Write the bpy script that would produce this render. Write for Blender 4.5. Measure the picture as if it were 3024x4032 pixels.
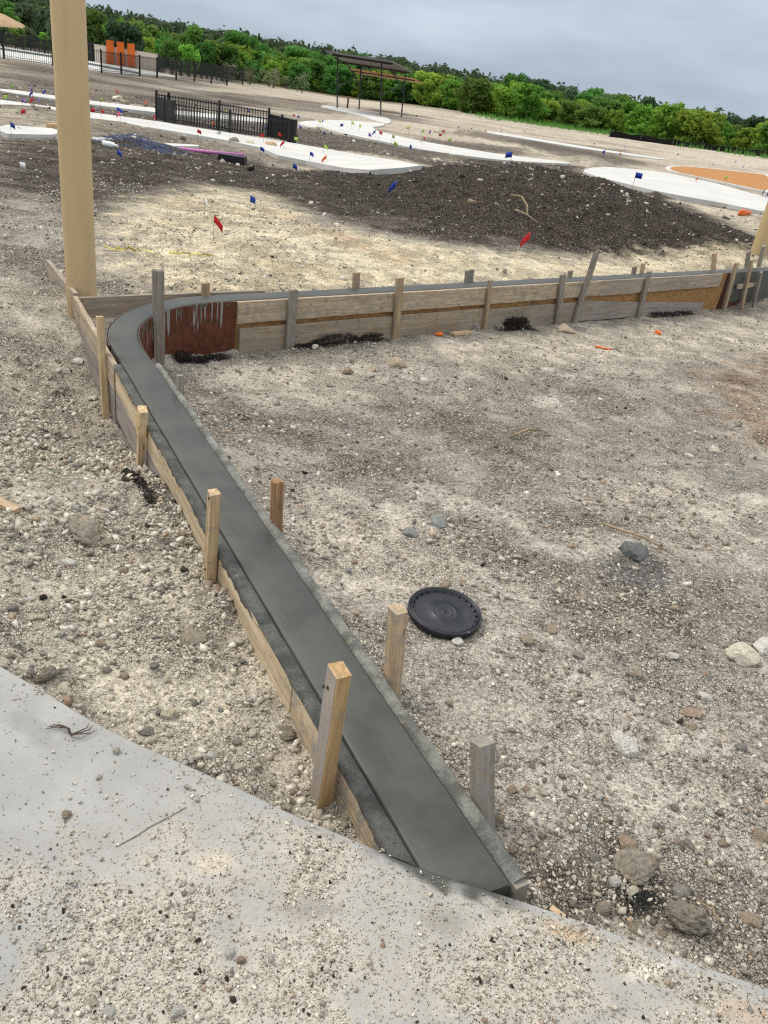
import bpy, bmesh, math, random
import numpy as np
from mathutils import Vector, Matrix, noise as mnoise

for o in list(bpy.data.objects): bpy.data.objects.remove(o, do_unlink=True)
scene = bpy.context.scene
COL = scene.collection
R = math.radians

# ------------------------------------------------------------------ camera
CAM_H, PITCH, ROLL = 1.75, R(28.1), R(8.9)
cam_data = bpy.data.cameras.new('camera')
cam = bpy.data.objects.new('camera', cam_data); COL.objects.link(cam)
_f = Vector((0, math.cos(PITCH), -math.sin(PITCH)))
_r0 = Vector((1, 0, 0)); _u0 = _r0.cross(_f)
_r = _r0*math.cos(ROLL) + _u0*math.sin(ROLL)
_u = _u0*math.cos(ROLL) - _r0*math.sin(ROLL)
cam.matrix_world = Matrix(((_r.x, _u.x, -_f.x, 0), (_r.y, _u.y, -_f.y, 0), (_r.z, _u.z, -_f.z, CAM_H), (0, 0, 0, 1)))
cam_data.sensor_fit = 'HORIZONTAL'; cam_data.sensor_width = 36.0
cam_data.lens = 36.0*3028/3024
cam_data.clip_start = 0.05; cam_data.clip_end = 3000
scene.camera = cam

# ------------------------------------------------------------------ sky and sun (overcast day)
SUN_EL, SUN_AZ = R(52), R(-62)          # azimuth measured from +Y towards +X
world = bpy.data.worlds.new('World'); scene.world = world; world.use_nodes = True
wt = world.node_tree; wt.nodes.clear()
def wn(t, **k):
    n = wt.nodes.new(t)
    for a, b in k.items(): setattr(n, a, b)
    return n
w_out = wn('ShaderNodeOutputWorld'); w_sky = wn('ShaderNodeTexSky', sky_type='NISHITA', sun_disc=False)
w_sky.sun_elevation = SUN_EL; w_sky.sun_rotation = SUN_AZ; w_sky.dust_density = 2.0
w_bg1 = wn('ShaderNodeBackground'); w_bg1.inputs[1].default_value = 0.10
wt.links.new(w_sky.outputs[0], w_bg1.inputs[0])
w_tc = wn('ShaderNodeTexCoord'); w_sep = wn('ShaderNodeSeparateXYZ')
wt.links.new(w_tc.outputs['Generated'], w_sep.inputs[0])
def wmath(op, a, b):
    n = wn('ShaderNodeMath', operation=op)
    for i, v in enumerate((a, b)):
        if v is None: continue
        if isinstance(v, (int, float)): n.inputs[i].default_value = v
        else: wt.links.new(v, n.inputs[i])
    return n.outputs[0]
zc = wmath('MAXIMUM', w_sep.outputs[2], 0.0)
grad = wmath('MULTIPLY_ADD', zc, 2.0); wt.nodes[-1].inputs[2].default_value = 1.0     # overcast sky: zenith three times the horizon
w_map = wn('ShaderNodeMapping'); w_map.inputs['Scale'].default_value = (2.2, 2.2, 9.0)
wt.links.new(w_tc.outputs['Generated'], w_map.inputs[0])
w_nz = wn('ShaderNodeTexNoise'); w_nz.inputs['Scale'].default_value = 1.7; w_nz.inputs['Detail'].default_value = 5.0; w_nz.inputs['Roughness'].default_value = 0.5
wt.links.new(w_map.outputs[0], w_nz.inputs['Vector'])
w_rmp = wn('ShaderNodeValToRGB')
w_rmp.color_ramp.elements[0].position = 0.32; w_rmp.color_ramp.elements[0].color = (0.265, 0.335, 0.425, 1)
w_rmp.color_ramp.elements[1].position = 0.68; w_rmp.color_ramp.elements[1].color = (0.46, 0.54, 0.63, 1)
wt.links.new(w_nz.outputs[0], w_rmp.inputs[0])
w_mc = wn('ShaderNodeMix', data_type='RGBA'); w_mc.inputs[7].default_value = (0.44, 0.445, 0.44, 1)
_e = wmath('MULTIPLY', zc, 1.6); wt.nodes[-1].use_clamp = True
wt.links.new(_e, w_mc.inputs[0]); wt.links.new(w_rmp.outputs[0], w_mc.inputs[6])
w_bg2 = wn('ShaderNodeBackground'); wt.links.new(w_mc.outputs[2], w_bg2.inputs[0]); wt.links.new(grad, w_bg2.inputs[1])
w_mix = wn('ShaderNodeMixShader'); w_mix.inputs[0].default_value = 0.93
wt.links.new(w_bg1.outputs[0], w_mix.inputs[1]); wt.links.new(w_bg2.outputs[0], w_mix.inputs[2]); wt.links.new(w_mix.outputs[0], w_out.inputs[0])

sun_d = bpy.data.lights.new('sun', 'SUN'); sun_d.energy = 1.8; sun_d.angle = R(20); sun_d.color = (1.0, 0.93, 0.82)
sun = bpy.data.objects.new('sun', sun_d); COL.objects.link(sun)
_d = Vector((math.sin(SUN_AZ)*math.cos(SUN_EL), math.cos(SUN_AZ)*math.cos(SUN_EL), math.sin(SUN_EL)))
sun.rotation_euler = _d.to_track_quat('Z', 'Y').to_euler()
vs = scene.view_settings
vs.view_transform = 'Standard'; vs.look = 'None'; vs.gamma = 1.0; vs.exposure = 0.22; vs.use_curve_mapping = False
scene.render.engine = 'CYCLES'
scene.cycles.use_denoising = False; scene.cycles.pixel_filter_type = 'BLACKMAN_HARRIS'; scene.cycles.filter_width = 1.25

# ------------------------------------------------------------------ helpers
rng = np.random.default_rng(7); random.seed(7)
def tag(o, label=None, cat=None, group=None, kind=None):
    if label: o['label'] = label
    if cat: o['category'] = cat
    if group: o['group'] = group
    if kind: o['kind'] = kind
    return o
def link(name, me, mat=None, parent=None, loc=None):
    o = bpy.data.objects.new(name, me); COL.objects.link(o)
    if mat is not None and me is not None and not me.materials: me.materials.append(mat)
    if parent: o.parent = parent
    if loc is not None: o.location = loc
    return o
def empty(name, loc=(0, 0, 0), rz=0.0):
    o = bpy.data.objects.new(name, None); COL.objects.link(o); o.location = loc; o.rotation_euler[2] = rz
    o.empty_display_size = 0.1; return o
class MB:
    def __init__(s): s.v = []; s.f = []
    def add(s, vs_, fs_):
        k = len(s.v); s.v += [tuple(p) for p in vs_]; s.f += [tuple(i+k for i in f) for f in fs_]; return s
    def box(s, a, b):
        x0, y0, z0 = a; x1, y1, z1 = b
        return s.add([(x0,y0,z0),(x1,y0,z0),(x1,y1,z0),(x0,y1,z0),(x0,y0,z1),(x1,y0,z1),(x1,y1,z1),(x0,y1,z1)],
                     [(0,3,2,1),(4,5,6,7),(0,1,5,4),(1,2,6,5),(2,3,7,6),(3,0,4,7)])
    def bar(s, p, q, w, h=None, up=(0,0,1)):
        p, q = Vector(p), Vector(q); h = h or w; d = (q-p).normalized(); u = Vector(up)
        if abs(d.dot(u)) > .95: u = Vector((1,0,0))
        a = d.cross(u).normalized()*w/2; b = a.cross(d).normalized()*h/2
        return s.add([p-a-b,p+a-b,p+a+b,p-a+b,q-a-b,q+a-b,q+a+b,q-a+b],[(0,3,2,1),(4,5,6,7),(0,1,5,4),(1,2,6,5),(2,3,7,6),(3,0,4,7)])
    def tube(s, pts, rads, n=8, cap=True):
        pts = [Vector(p) for p in pts]
        if isinstance(rads, (int, float)): rads = [rads]*len(pts)
        vs_, fs_ = [], []
        for i, p in enumerate(pts):
            d = (pts[min(i+1, len(pts)-1)]-pts[max(i-1, 0)]).normalized()
            u = Vector((0,0,1)) if abs(d.z) < .9 else Vector((1,0,0))
            a = d.cross(u).normalized(); b = a.cross(d)
            for k in range(n):
                t = 2*math.pi*k/n; vs_.append(p+(a*math.cos(t)+b*math.sin(t))*rads[i])
        for i in range(len(pts)-1):
            for k in range(n):
                fs_.append((i*n+k, i*n+(k+1) % n, (i+1)*n+(k+1) % n, (i+1)*n+k))
        if cap: fs_.append(tuple(range(n-1, -1, -1))); fs_.append(tuple((len(pts)-1)*n+k for k in range(n)))
        return s.add(vs_, fs_)
    def lathe(s, prof, n=48):
        vs_, fs_ = [], []; m = len(prof)
        for k in range(n):
            t = 2*math.pi*k/n
            for r_, z in prof: vs_.append((r_*math.cos(t), r_*math.sin(t), z))
        for k in range(n):
            for i in range(m-1):
                fs_.append((k*m+i, ((k+1) % n)*m+i, ((k+1) % n)*m+i+1, k*m+i+1))
        return s.add(vs_, fs_)
    def mesh(s, name, smooth=False):
        me = bpy.data.meshes.new(name); me.from_pydata(s.v, [], s.f); me.update()
        if smooth: me.polygons.foreach_set('use_smooth', [True]*len(me.polygons))
        return me
    def build(s, name, mat, parent=None, loc=None, smooth=False): return link(name, s.mesh(name, smooth), mat, parent, loc)
def bevel_mesh(me, w, seg=2):
    bm = bmesh.new(); bm.from_mesh(me); bmesh.ops.remove_doubles(bm, verts=bm.verts, dist=1e-5)
    bmesh.ops.bevel(bm, geom=bm.edges[:], offset=w, segments=seg, affect='EDGES', clamp_overlap=True); bm.to_mesh(me); bm.free(); return me

def hash2(ix, iy, seed):
    h = (ix.astype(np.int64)*374761393 + iy.astype(np.int64)*668265263 + seed*974711) & 0xFFFFFFFF
    h = ((h ^ (h >> 13))*1274126177) & 0xFFFFFFFF
    return ((h ^ (h >> 16)) & 0xFFFFFF)/float(0xFFFFFF)
def vnoise(x, y, seed=0):
    x = np.asarray(x, float); y = np.asarray(y, float)
    ix, iy = np.floor(x), np.floor(y); fx, fy = x-ix, y-iy
    fx = fx*fx*(3-2*fx); fy = fy*fy*(3-2*fy)
    a, b = hash2(ix, iy, seed), hash2(ix+1, iy, seed); c, d = hash2(ix, iy+1, seed), hash2(ix+1, iy+1, seed)
    return (a*(1-fx)+b*fx)*(1-fy)+(c*(1-fx)+d*fx)*fy
def fbm(x, y, sc, octv=4, seed=0, rough=.5):
    t = 0; a = 1.0; n = 0
    for i in range(octv):
        t = t+a*vnoise(np.asarray(x)*sc+17.3*i, np.asarray(y)*sc-9.1*i, seed+i*31); n += a; a *= rough; sc *= 2.03
    return t/n
def sst(a, b, x):
    t = np.clip((np.asarray(x, float)-a)/(b-a), 0, 1); return t*t*(3-2*t)

# ------------------------------------------------------------------ materials
class NT:
    def __init__(s, name):
        s.m = bpy.data.materials.new(name); s.m.use_nodes = True; s.t = s.m.node_tree; s.t.nodes.clear()
        s.out = s.n('ShaderNodeOutputMaterial'); s.b = s.n('ShaderNodeBsdfPrincipled'); s.l(s.b.outputs[0], s.out.inputs[0])
    def n(s, t, **k):
        x = s.t.nodes.new(t)
        for a, b in k.items(): setattr(x, a, b)
        return x
    def l(s, a, b): s.t.links.new(a, b)
    def put(s, sock, v):
        if isinstance(v, bpy.types.NodeSocket): s.l(v, sock)
        elif isinstance(v, (tuple, list)) and len(v) == 3 and sock.type == 'RGBA': sock.default_value = (*v, 1)
        else: sock.default_value = v
    def coord(s, which='Object', scale=(1, 1, 1), rand=False, rot=(0, 0, 0)):
        tc = s.n('ShaderNodeTexCoord'); src = tc.outputs[which]
        if rand:
            oi = s.n('ShaderNodeObjectInfo'); ad = s.n('ShaderNodeVectorMath', operation='ADD'); mu = s.math('MULTIPLY', oi.outputs['Random'], 37.0)
            s.l(src, ad.inputs[0]); s.l(mu, ad.inputs[1]); src = ad.outputs[0]
        mp = s.n('ShaderNodeMapping'); mp.inputs['Scale'].default_value = scale; mp.inputs['Rotation'].default_value = rot
        s.l(src, mp.inputs[0]); return mp.outputs[0]
    def noise(s, vec, sc, det=4, rough=.55, dist=0):
        x = s.n('ShaderNodeTexNoise'); x.inputs['Scale'].default_value = sc; x.inputs['Detail'].default_value = det
        x.inputs['Roughness'].default_value = rough; x.inputs['Distortion'].default_value = dist; s.l(vec, x.inputs['Vector']); return x.outputs[0]
    def voro(s, vec, sc, feat='F1', out=0):
        x = s.n('ShaderNodeTexVoronoi', feature=feat); x.inputs['Scale'].default_value = sc; s.l(vec, x.inputs['Vector']); return x.outputs[out]
    def math(s, op, a, b=None, c=None, clamp=False):
        x = s.n('ShaderNodeMath', operation=op, use_clamp=clamp)
        for i, v in enumerate((a, b, c)):
            if v is not None: s.put(x.inputs[i], v)
        return x.outputs[0]
    def ramp(s, v, lo, hi, a=0.0, b=1.0):
        x = s.n('ShaderNodeMapRange', interpolation_type='SMOOTHSTEP'); s.l(v, x.inputs[0])
        for i, q in enumerate((lo, hi, a, b)): x.inputs[i+1].default_value = q
        return x.outputs[0]
    def mix(s, f, a, b, mode='MIX'):
        x = s.n('ShaderNodeMix', data_type='RGBA', blend_type=mode)
        s.put(x.inputs[0], f); s.put(x.inputs[6], a); s.put(x.inputs[7], b); return x.outputs[2]
    def sep(s, v):
        x = s.n('ShaderNodeSeparateColor'); s.l(v, x.inputs[0]); return x.outputs
    def attr(s, name, out=0):
        x = s.n('ShaderNodeAttribute', attribute_name=name); return x.outputs[out]
    def bump(s, h, dist=.01, strength=1.0, prev=None):
        x = s.n('ShaderNodeBump'); x.inputs['Distance'].default_value = dist; x.inputs['Strength'].default_value = strength
        s.l(h, x.inputs['Height'])
        if prev: s.l(prev, x.inputs['Normal'])
        return x.outputs[0]
    def done(s, col, rough=.8, spec=.3, normal=None, **k):
        s.put(s.b.inputs['Base Color'], col); s.put(s.b.inputs['Roughness'], rough); s.put(s.b.inputs['Specular IOR Level'], spec)
        if normal: s.l(normal, s.b.inputs['Normal'])
        for a, b in k.items(): s.put(s.b.inputs[a], b)
        return s.m

def mat_ground():
    t = NT('site_soil'); c = t.coord()
    soil = t.attr('soil'); spk = t.attr('speck', 2)
    n1 = t.noise(c, 7, 6, .65); n2 = t.noise(c, 48, 6, .72); n3 = t.noise(c, 230, 4, .75)
    chips = t.ramp(t.noise(c, 3.1, 5, .65), .40, .58)                     # where the surface is chips, elsewhere packed dust
    f = t.math('ADD', t.ramp(n1, .3, .7, -.20, .20), t.ramp(n2, .36, .64, -.48, .46))
    f = t.math('ADD', f, t.ramp(n3, .38, .62, -.46, .46))
    va = t.n('ShaderNodeTexVoronoi', feature='F1'); va.inputs['Scale'].default_value = 78; t.l(c, va.inputs['Vector']); sa = t.sep(va.outputs[1])
    vb = t.n('ShaderNodeTexVoronoi', feature='F1'); vb.inputs['Scale'].default_value = 185; t.l(c, vb.inputs['Vector']); sb = t.sep(vb.outputs[1])
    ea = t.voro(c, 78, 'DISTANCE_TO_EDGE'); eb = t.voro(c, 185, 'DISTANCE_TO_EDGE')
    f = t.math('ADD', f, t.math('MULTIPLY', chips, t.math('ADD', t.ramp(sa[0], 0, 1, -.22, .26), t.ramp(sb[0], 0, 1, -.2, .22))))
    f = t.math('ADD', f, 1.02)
    ca = t.ramp(ea, .0, .10, .40, 1.0); cb = t.ramp(eb, .0, .12, .50, 1.0)  # gaps between chips darkened in the colour, standing in for shade
    gap_shade = t.math('MULTIPLY', ca, cb); gap_shade = t.math('ADD', t.math('MULTIPLY', gap_shade, chips), t.math('SUBTRACT', 1.0, chips)); f = t.math('MULTIPLY', f, gap_shade)
    f = t.math('MAXIMUM', f, .16)
    sc = t.n('ShaderNodeVectorMath', operation='SCALE'); t.l(soil, sc.inputs[0]); t.l(f, sc.inputs[3])
    th = t.math('SUBTRACT', 1.0, t.math('MULTIPLY', spk, .36))
    m1 = t.math('MULTIPLY', t.math('GREATER_THAN', sa[1], th), t.ramp(ea, .04, .11)); m2 = t.math('MULTIPLY', t.math('GREATER_THAN', sb[1], th), t.ramp(eb, .04, .12))
    pale = t.mix(sb[2], (.60, .56, .475), (.40, .365, .305))
    col = t.mix(t.math('MULTIPLY', m2, .85), sc.outputs[0], pale); col = t.mix(m1, col, t.mix(sa[2], (.58, .54, .455), (.38, .34, .28)))
    h = t.math('ADD', t.math('MULTIPLY', n2, .7), t.math('MULTIPLY', n3, .3)); h = t.math('ADD', h, t.math('MULTIPLY', t.math('MULTIPLY', ca, chips), .5)); h = t.math('ADD', h, t.math('MULTIPLY', m1, .5))
    return t.done(col, .97, .06, t.bump(h, .010, .9))
def mat_stone(name='loose_stone', attr='col'):
    t = NT(name); c = t.coord()
    n1 = t.noise(c, 70, 4, .65); n2 = t.noise(c, 240, 3, .7)
    f = t.math('ADD', t.ramp(n1, .25, .75, .78, 1.18), t.ramp(n2, .3, .7, -.16, .16))
    sc = t.n('ShaderNodeVectorMath', operation='SCALE'); t.l(t.attr(attr), sc.inputs[0]); t.l(f, sc.inputs[3])
    return t.done(sc.outputs[0], .92, .15, t.bump(t.math('ADD', n1, n2), .004, .6))
def mat_rock(name, c1, c2, c3=None, crack=0.0, speck=0.0):
    t = NT(name); c = t.coord(rand=True)
    n1 = t.noise(c, 2.6, 6, .7, .4); n2 = t.noise(c, 8, 6, .75); n3 = t.noise(c, 34, 5, .75)
    col = t.mix(t.ramp(n1, .35, .66), c1, c2)
    if c3: col = t.mix(t.ramp(t.noise(c, 1.8, 4), .52, .64, 0, .8), col, c3)
    f = t.math('ADD', t.ramp(n2, .3, .7, .68, 1.22), t.ramp(n3, .32, .68, -.26, .26))
    sc = t.n('ShaderNodeVectorMath', operation='SCALE'); t.l(col, sc.inputs[0]); t.l(f, sc.inputs[3]); col = sc.outputs[0]
    if speck: col = t.mix(t.math('MULTIPLY', t.math('GREATER_THAN', t.sep(t.voro(c, 15, out=1))[0], 1-speck), t.ramp(t.voro(c, 15), .25, .45, 1, 0)), col, (.2, .19, .18))
    return t.done(col, .93, .15, t.bump(t.math('ADD', n2, t.math('MULTIPLY', n3, .4)), .014, 1.0))
def mat_wood(name, c1, c2, axis='X', splash=0.0, spl_col=(.30, .30, .285), dark=0.0, rings=False):
    t = NT(name)
    k = 'XYZ'.index(axis); s1 = [55, 55, 55]; s1[k] = 2.2; s2 = [14, 14, 14]; s2[k] = 1.1
    cg = t.coord(scale=s1, rand=True); cw = t.coord(scale=s2, rand=True); c = t.coord(rand=True)
    g = t.noise(cg, 1.0, 5, .65, .6); w = t.noise(cw, 1.0, 3, .5, 1.2)
    col = t.mix(t.ramp(g, .36, .62), tuple(x*.86 for x in c1), c2)
    col = t.mix(t.ramp(w, .44, .68, 0, .5), col, tuple(x*.6 for x in c1))
    oi = t.n('ShaderNodeObjectInfo')
    hv = t.n('ShaderNodeHueSaturation'); t.l(col, hv.inputs['Color']); t.l(t.ramp(oi.outputs['Random'], 0, 1, .82, 1.15), hv.inputs['Value']); col = hv.outputs[0]
    if dark: col = t.mix(t.ramp(t.noise(c, 9, 5, .65), .55, .72, 0, dark), col, (.05, .047, .042))
    h = g
    if splash:
        sp = t.noise(c, 15, 8, .74, .5); m = t.ramp(sp, .60-.3*splash, .80-.3*splash, 0, .85); sp2 = t.noise(c, 60, 3, .6)
        col = t.mix(t.math('MULTIPLY', m, t.ramp(sp2, .3, .6, .55, 1.0)), col, t.mix(t.noise(c, 5, 2), spl_col, tuple(x*.72 for x in spl_col)))
        h = t.math('ADD', t.math('MULTIPLY', g, .5), t.math('MULTIPLY', m, .6))
    if rings:
        sp_ = t.n('ShaderNodeSeparateXYZ'); tc_ = t.n('ShaderNodeTexCoord'); t.l(tc_.outputs['Object'], sp_.inputs[0])
        y_ = sp_.outputs[1]; wv = t.math('SINE', t.math('ADD', t.math('MULTIPLY', y_, 1150.0), t.math('MULTIPLY', w, 3.0)))
        col = t.mix(t.ramp(wv, -.6, .8, 0, .55), col, tuple(x*.45 for x in c1)); gm = t.math('MULTIPLY', t.ramp(t.math('ABSOLUTE', y_), .0212, .0226), t.ramp(t.noise(cw, 1.6, 4, .6), .3, .55, .45, .95)); col = t.mix(gm, col, (.34, .31, .285))
    kn = t.voro(t.coord(scale=[26 if i != k else 5.5 for i in range(3)], rand=True), 1.0)
    col = t.mix(t.ramp(kn, .06, .13, .75, 0), col, tuple(x*.3 for x in c1))
    return t.done(col, .85, .2, t.bump(h, .003, .7))
def mat_plain(name, col, rough=.6, spec=.4, var=.12, sc=20, bump=0.0, metallic=0.0):
    t = NT(name); c = t.coord(rand=True); n = t.noise(c, sc, 5, .6)
    cc = t.mix(t.ramp(n, .3, .7), tuple(x*(1-var) for x in col), tuple(min(1, x*(1+var)) for x in col))
    return t.done(cc, rough, spec, t.bump(n, bump, .6) if bump else None, Metallic=metallic)

# ------------------------------------------------------------------ the lie of the land (metres; z = 0 is the kerb top, the new kerb runs A then bends into B)
NA, DA = np.array([.853, .522]), np.array([-.522, .853])       # run A: normal and heading
NB, DB = np.array([-.71, .704]), np.array([.704, .71])         # run B
A_C, B_C = 1.012, 5.985                                        # centre line offsets of the two runs
def OFF(x, y): return .853*x+.522*y
def SS(x, y): return -.522*x+.853*y
def MM(x, y): return -.71*x+.704*y
def mound(x, y):
    u = (x-2.6)*.97+(y-20.)*.24; v = -(x-2.6)*.24+(y-20.)*.97
    r = np.sqrt((u/np.where(u > 0, 6.8, 6.8))**2+(v/np.where(v > 0, 6., 7.))**2)
    return .88*np.clip(1-sst(0.0, 1.0, r), 0, 1)
def pitsdf(x, y):
    Rr = 1.3; a = -(OFF(x, y)-A_C)+Rr; b = (MM(x, y)-B_C)+Rr
    return np.minimum(np.maximum(a, b), 0)+np.sqrt(np.maximum(a, 0)**2+np.maximum(b, 0)**2)-Rr
def base_ground(x, y):
    x = np.asarray(x, float); y = np.asarray(y, float); s = SS(x, y); o = OFF(x, y)
    left = -.14-.29*sst(3.3, 4.9, s)*(1-sst(6.9, 8.2, s)*.6)
    left = left+.10*(1-sst(-1.5, -.35, o-.85))
    left = left*(1-sst(9, 14, y))-.15*sst(9, 14, y)
    wb = sst(5.2, 6.6, MM(x, y)); out = left*(1-wb)-.13*wb
    pit = -.10-.36*sst(2.0, 6.8, y)-.12*sst(7, 13, y)
    w = 1-sst(-.07, .07, pitsdf(x, y))
    z = out*(1-w)+pit*w
    r = np.sqrt(x*x+y*y); th = np.arctan2(x, np.maximum(y, .01))
    far = np.where(th > 0, 1.4+2.4*th, np.maximum(1.4+4.7*th, .85))
    return z+(far+.13)*sst(45, 150, r)+mound(x, y)
def rough_ground(x, y):
    x = np.asarray(x, float); y = np.asarray(y, float); r = np.sqrt(x*x+y*y)
    near = 1-sst(9, 16, r)
    z = (fbm(x, y, 2.2, 3, 5)-.5)*.05*near+(fbm(x, y, 11, 4, 9, .6)-.5)*.030*near
    lump = np.clip(fbm(x, y, 7, 3, 21)-.56, 0, 1)*.16*near*np.where(pitsdf(x, y) < 0, .5, 1.0)
    farz = (fbm(x, y, .5, 4, 33)-.5)*.22*(1-near)*(1-.6*sst(60, 120, r))
    md = mound(x, y)
    return z+lump+farz+(fbm(x, y, 1.2, 5, 44, .55)-.5)*.26*sst(.02, .3, md)
KNOLLS = [(-7.5, 20.2, .8, .30), (8.8, 51.0, 1.6, .5), (8.3, 31.6, .5, .25), (-9.5, 23.5, 1.5, .25), (-12.0, 24.6, 1.3, .22), (-1.3, 3.2, .35, .03), (-4.2, 27.2, 1.4, .25)]
def ground(x, y):
    z = base_ground(x, y)+rough_ground(x, y)
    for kx, ky, kr, kh in KNOLLS:
        z = z+kh*np.exp(-((x-kx)**2+(y-ky)**2)/(kr*kr))
    zb = base_ground(x, y)-.03
    if np.max(y) > 15:
        for po in (P1, P1b, P2, P3, P4, PV, P6, P7, P8, P5):
            z = np.where(z > zb, z+(zb-z)*(1-sst(0.0, .5, poly_sdf(x, y, po))), z)
    e = slab_inside(x, y)
    return np.where(e > 0, np.minimum(z, -.12), np.where(e > -.3, z+(.035-.02)*(1-np.clip(-e/.3, 0, 1)), z))
def gz(x, y): return float(ground(np.array([x]), np.array([y]))[0])

P1=[(-10.478,19.814),(-10.048,20.307),(-9.571,20.976),(-8.904,19.495),(-9.176,18.518),(-9.447,17.831)]
P1b=[(-8.538,20.530),(-7.953,20.814),(-7.193,21.703),(-6.556,22.873),(-6.393,22.310),(-6.943,20.947),(-7.645,20.003),(-8.212,19.739)]
P2=[(-14.665,27.873),(-12.978,28.427),(-11.860,28.591),(-9.740,29.385),(-7.579,29.236),(-6.257,29.127),(-4.943,29.019),(-2.954,28.523),(-1.364,28.448),(-0.380,20.145),(-0.814,19.659),(-1.546,19.471),(-2.364,20.970),(-3.608,22.875),(-4.452,23.257),(-5.347,24.968),(-6.669,25.755),(-8.636,26.056),(-10.629,25.602),(-11.970,26.198),(-13.549,25.725)]
P3=[(-18.020,34.330),(-16.025,35.162),(-14.671,35.411),(-12.641,37.514),(-11.057,40.004),(-7.968,46.240),(-7.246,42.133),(-10.084,36.500),(-11.594,34.406),(-13.640,32.910),(-14.908,32.694),(-16.938,32.248)]
P4=[(-7.753,48.015),(-7.336,56.758),(-5.363,62.366),(-4.061,63.196),(-4.640,51.270),(-1.364,46.092),(1.153,45.361),(3.630,45.176),(7.540,49.091),(6.847,46.014),(3.253,39.914),(1.022,38.029),(-1.066,37.777),(-3.341,39.923),(-5.363,41.912)]
PV=[(-11.957,84.459),(-9.912,84.612),(-7.126,81.701),(-4.653,74.573),(-4.009,63.439),(-5.076,65.050),(-7.043,72.203),(-9.485,75.935),(-11.245,76.659)]
P6=[(15.481,59.552),(16.778,63.431),(18.752,66.834),(21.795,69.132),(24.602,70.841),(27.937,71.582),(19.219,48.342),(18.509,50.079),(17.333,52.432),(16.242,54.654),(15.121,56.105)]
P7=[(3.826,79.114),(7.989,77.819),(11.881,75.630),(17.747,74.428),(20.062,74.042),(17.132,71.698),(11.274,71.489),(7.575,73.395),(3.636,74.453)]
P8=[(-7.968,46.240),(-7.537,53.845),(-5.879,60.750),(-5.284,54.862),(-6.094,43.795),(-6.926,42.298)]
STRAW=[(-3.881,9.291),(-4.379,12.766),(-4.011,14.948),(-3.233,15.310),(-2.474,14.064),(-1.456,12.494),(-0.500,12.289),(0.572,12.311),(2.109,13.156),(4.437,14.937),(6.726,16.796),(6.505,15.641),(5.640,14.618),(3.471,12.460),(0.525,9.593),(-0.964,8.063),(-1.674,7.361),(-2.109,7.017),(-2.432,7.340),(-2.835,7.708),(-3.389,8.592)]
DARKSOIL=[(-9.602,17.731),(-8.460,20.334),(-6.087,20.845),(-2.874,21.335),(-1.544,19.529),(-0.527,28.246),(1.025,37.646),(7.080,46.677),(6.907,40.416),(8.387,33.579),(10.302,33.774),(8.833,25.650),(7.666,19.401),(3.972,14.772),(2.576,13.771),(0.580,12.762),(-0.520,12.601),(-1.531,13.055),(-2.773,14.757),(-4.366,15.287),(-4.523,12.550),(-4.513,10.758),(-6.299,11.502)]
CREAMR=[(8.860,32.513),(11.793,29.793),(9.127,22.627),(8.934,26.908),(8.959,30.260)]
STRIP1=[(-10.653,25.655),(-8.650,26.098),(-5.359,25.036),(-4.265,23.675),(-2.985,22.134),(-4.627,21.690),(-6.264,21.449),(-7.463,20.752),(-8.460,20.334)]
DIRTB=[(-17.011,32.376),(-15.094,33.097),(-11.727,34.801),(-8.636,40.027),(-5.665,40.840),(-2.019,40.018),(1.038,38.396),(-0.780,30.062),(-3.120,30.080),(-6.550,30.485),(-10.278,31.010),(-13.576,29.742),(-15.337,29.154)]
DIRTC=[(-35.745,68.473),(-31.075,68.037),(-31.120,95.442),(-23.506,90.060),(-22.955,67.047),(-21.004,61.345),(-18.391,84.557),(-12.996,91.681),(-8.127,74.917),(-9.455,64.743),(-12.735,58.763),(-13.564,40.922),(-16.799,36.642),(-18.908,36.027)]
DIRTD=[(-1.708,38.260),(-0.714,51.895),(2.933,57.358),(6.280,59.588),(4.926,51.374),(1.140,44.081)]
DIRTE=[(-0.607,63.084),(2.006,73.228),(5.783,76.180),(13.803,79.829),(17.961,79.106),(13.201,63.398),(8.289,62.730),(3.230,64.379)]
DIRTF=[(4.925,69.032),(7.990,73.440),(13.878,66.867),(16.940,64.573),(9.742,51.562),(7.004,57.344)]
MULCH=[(3.554,8.710),(4.807,10.268),(3.338,6.304),(3.053,6.404)]
DARKP1=[(-0.115,6.241),(0.521,6.176),(1.160,5.632),(0.973,4.984),(0.488,5.170),(0.065,5.670)]
DARKP2=[(-1.150,5.226),(-0.316,5.084),(0.160,4.579),(0.068,3.858),(-0.412,4.292),(-0.945,4.615)]
PALEP1=[(-1.728,6.032),(-0.764,6.885),(0.097,7.043),(-0.257,6.026),(-1.029,5.300)]
PALEP2=[(1.101,4.748),(2.212,5.267),(2.438,4.555),(1.889,3.785),(1.390,3.981)]
PALEP3=[(-0.474,3.625),(-0.199,3.889),(0.420,3.366),(0.197,2.784),(-0.091,2.815)]
PALEP4=[(-0.406,7.740),(1.129,9.012),(3.246,10.958),(5.737,13.063),(4.759,10.479),(2.089,8.270),(0.544,7.273)]
DARKP3=[(0.614,3.437),(1.489,3.474),(1.938,3.275),(1.617,2.465),(0.977,2.610),(0.710,2.820)]
DARKP4=[(0.544,1.631),(0.829,1.651),(1.281,1.572),(1.163,1.256),(0.748,1.352),(0.525,1.397)]
WETP=[(1.186,3.531),(1.503,3.704),(1.506,3.327),(1.274,3.105),(1.146,3.233)]
WETP2=[(0.815,1.440),(0.880,1.465),(0.915,1.421),(0.880,1.381),(0.819,1.391)]
DARKL1=[(-2.637,5.337),(-2.501,5.505),(-2.320,5.322),(-2.454,5.079)]
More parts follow.
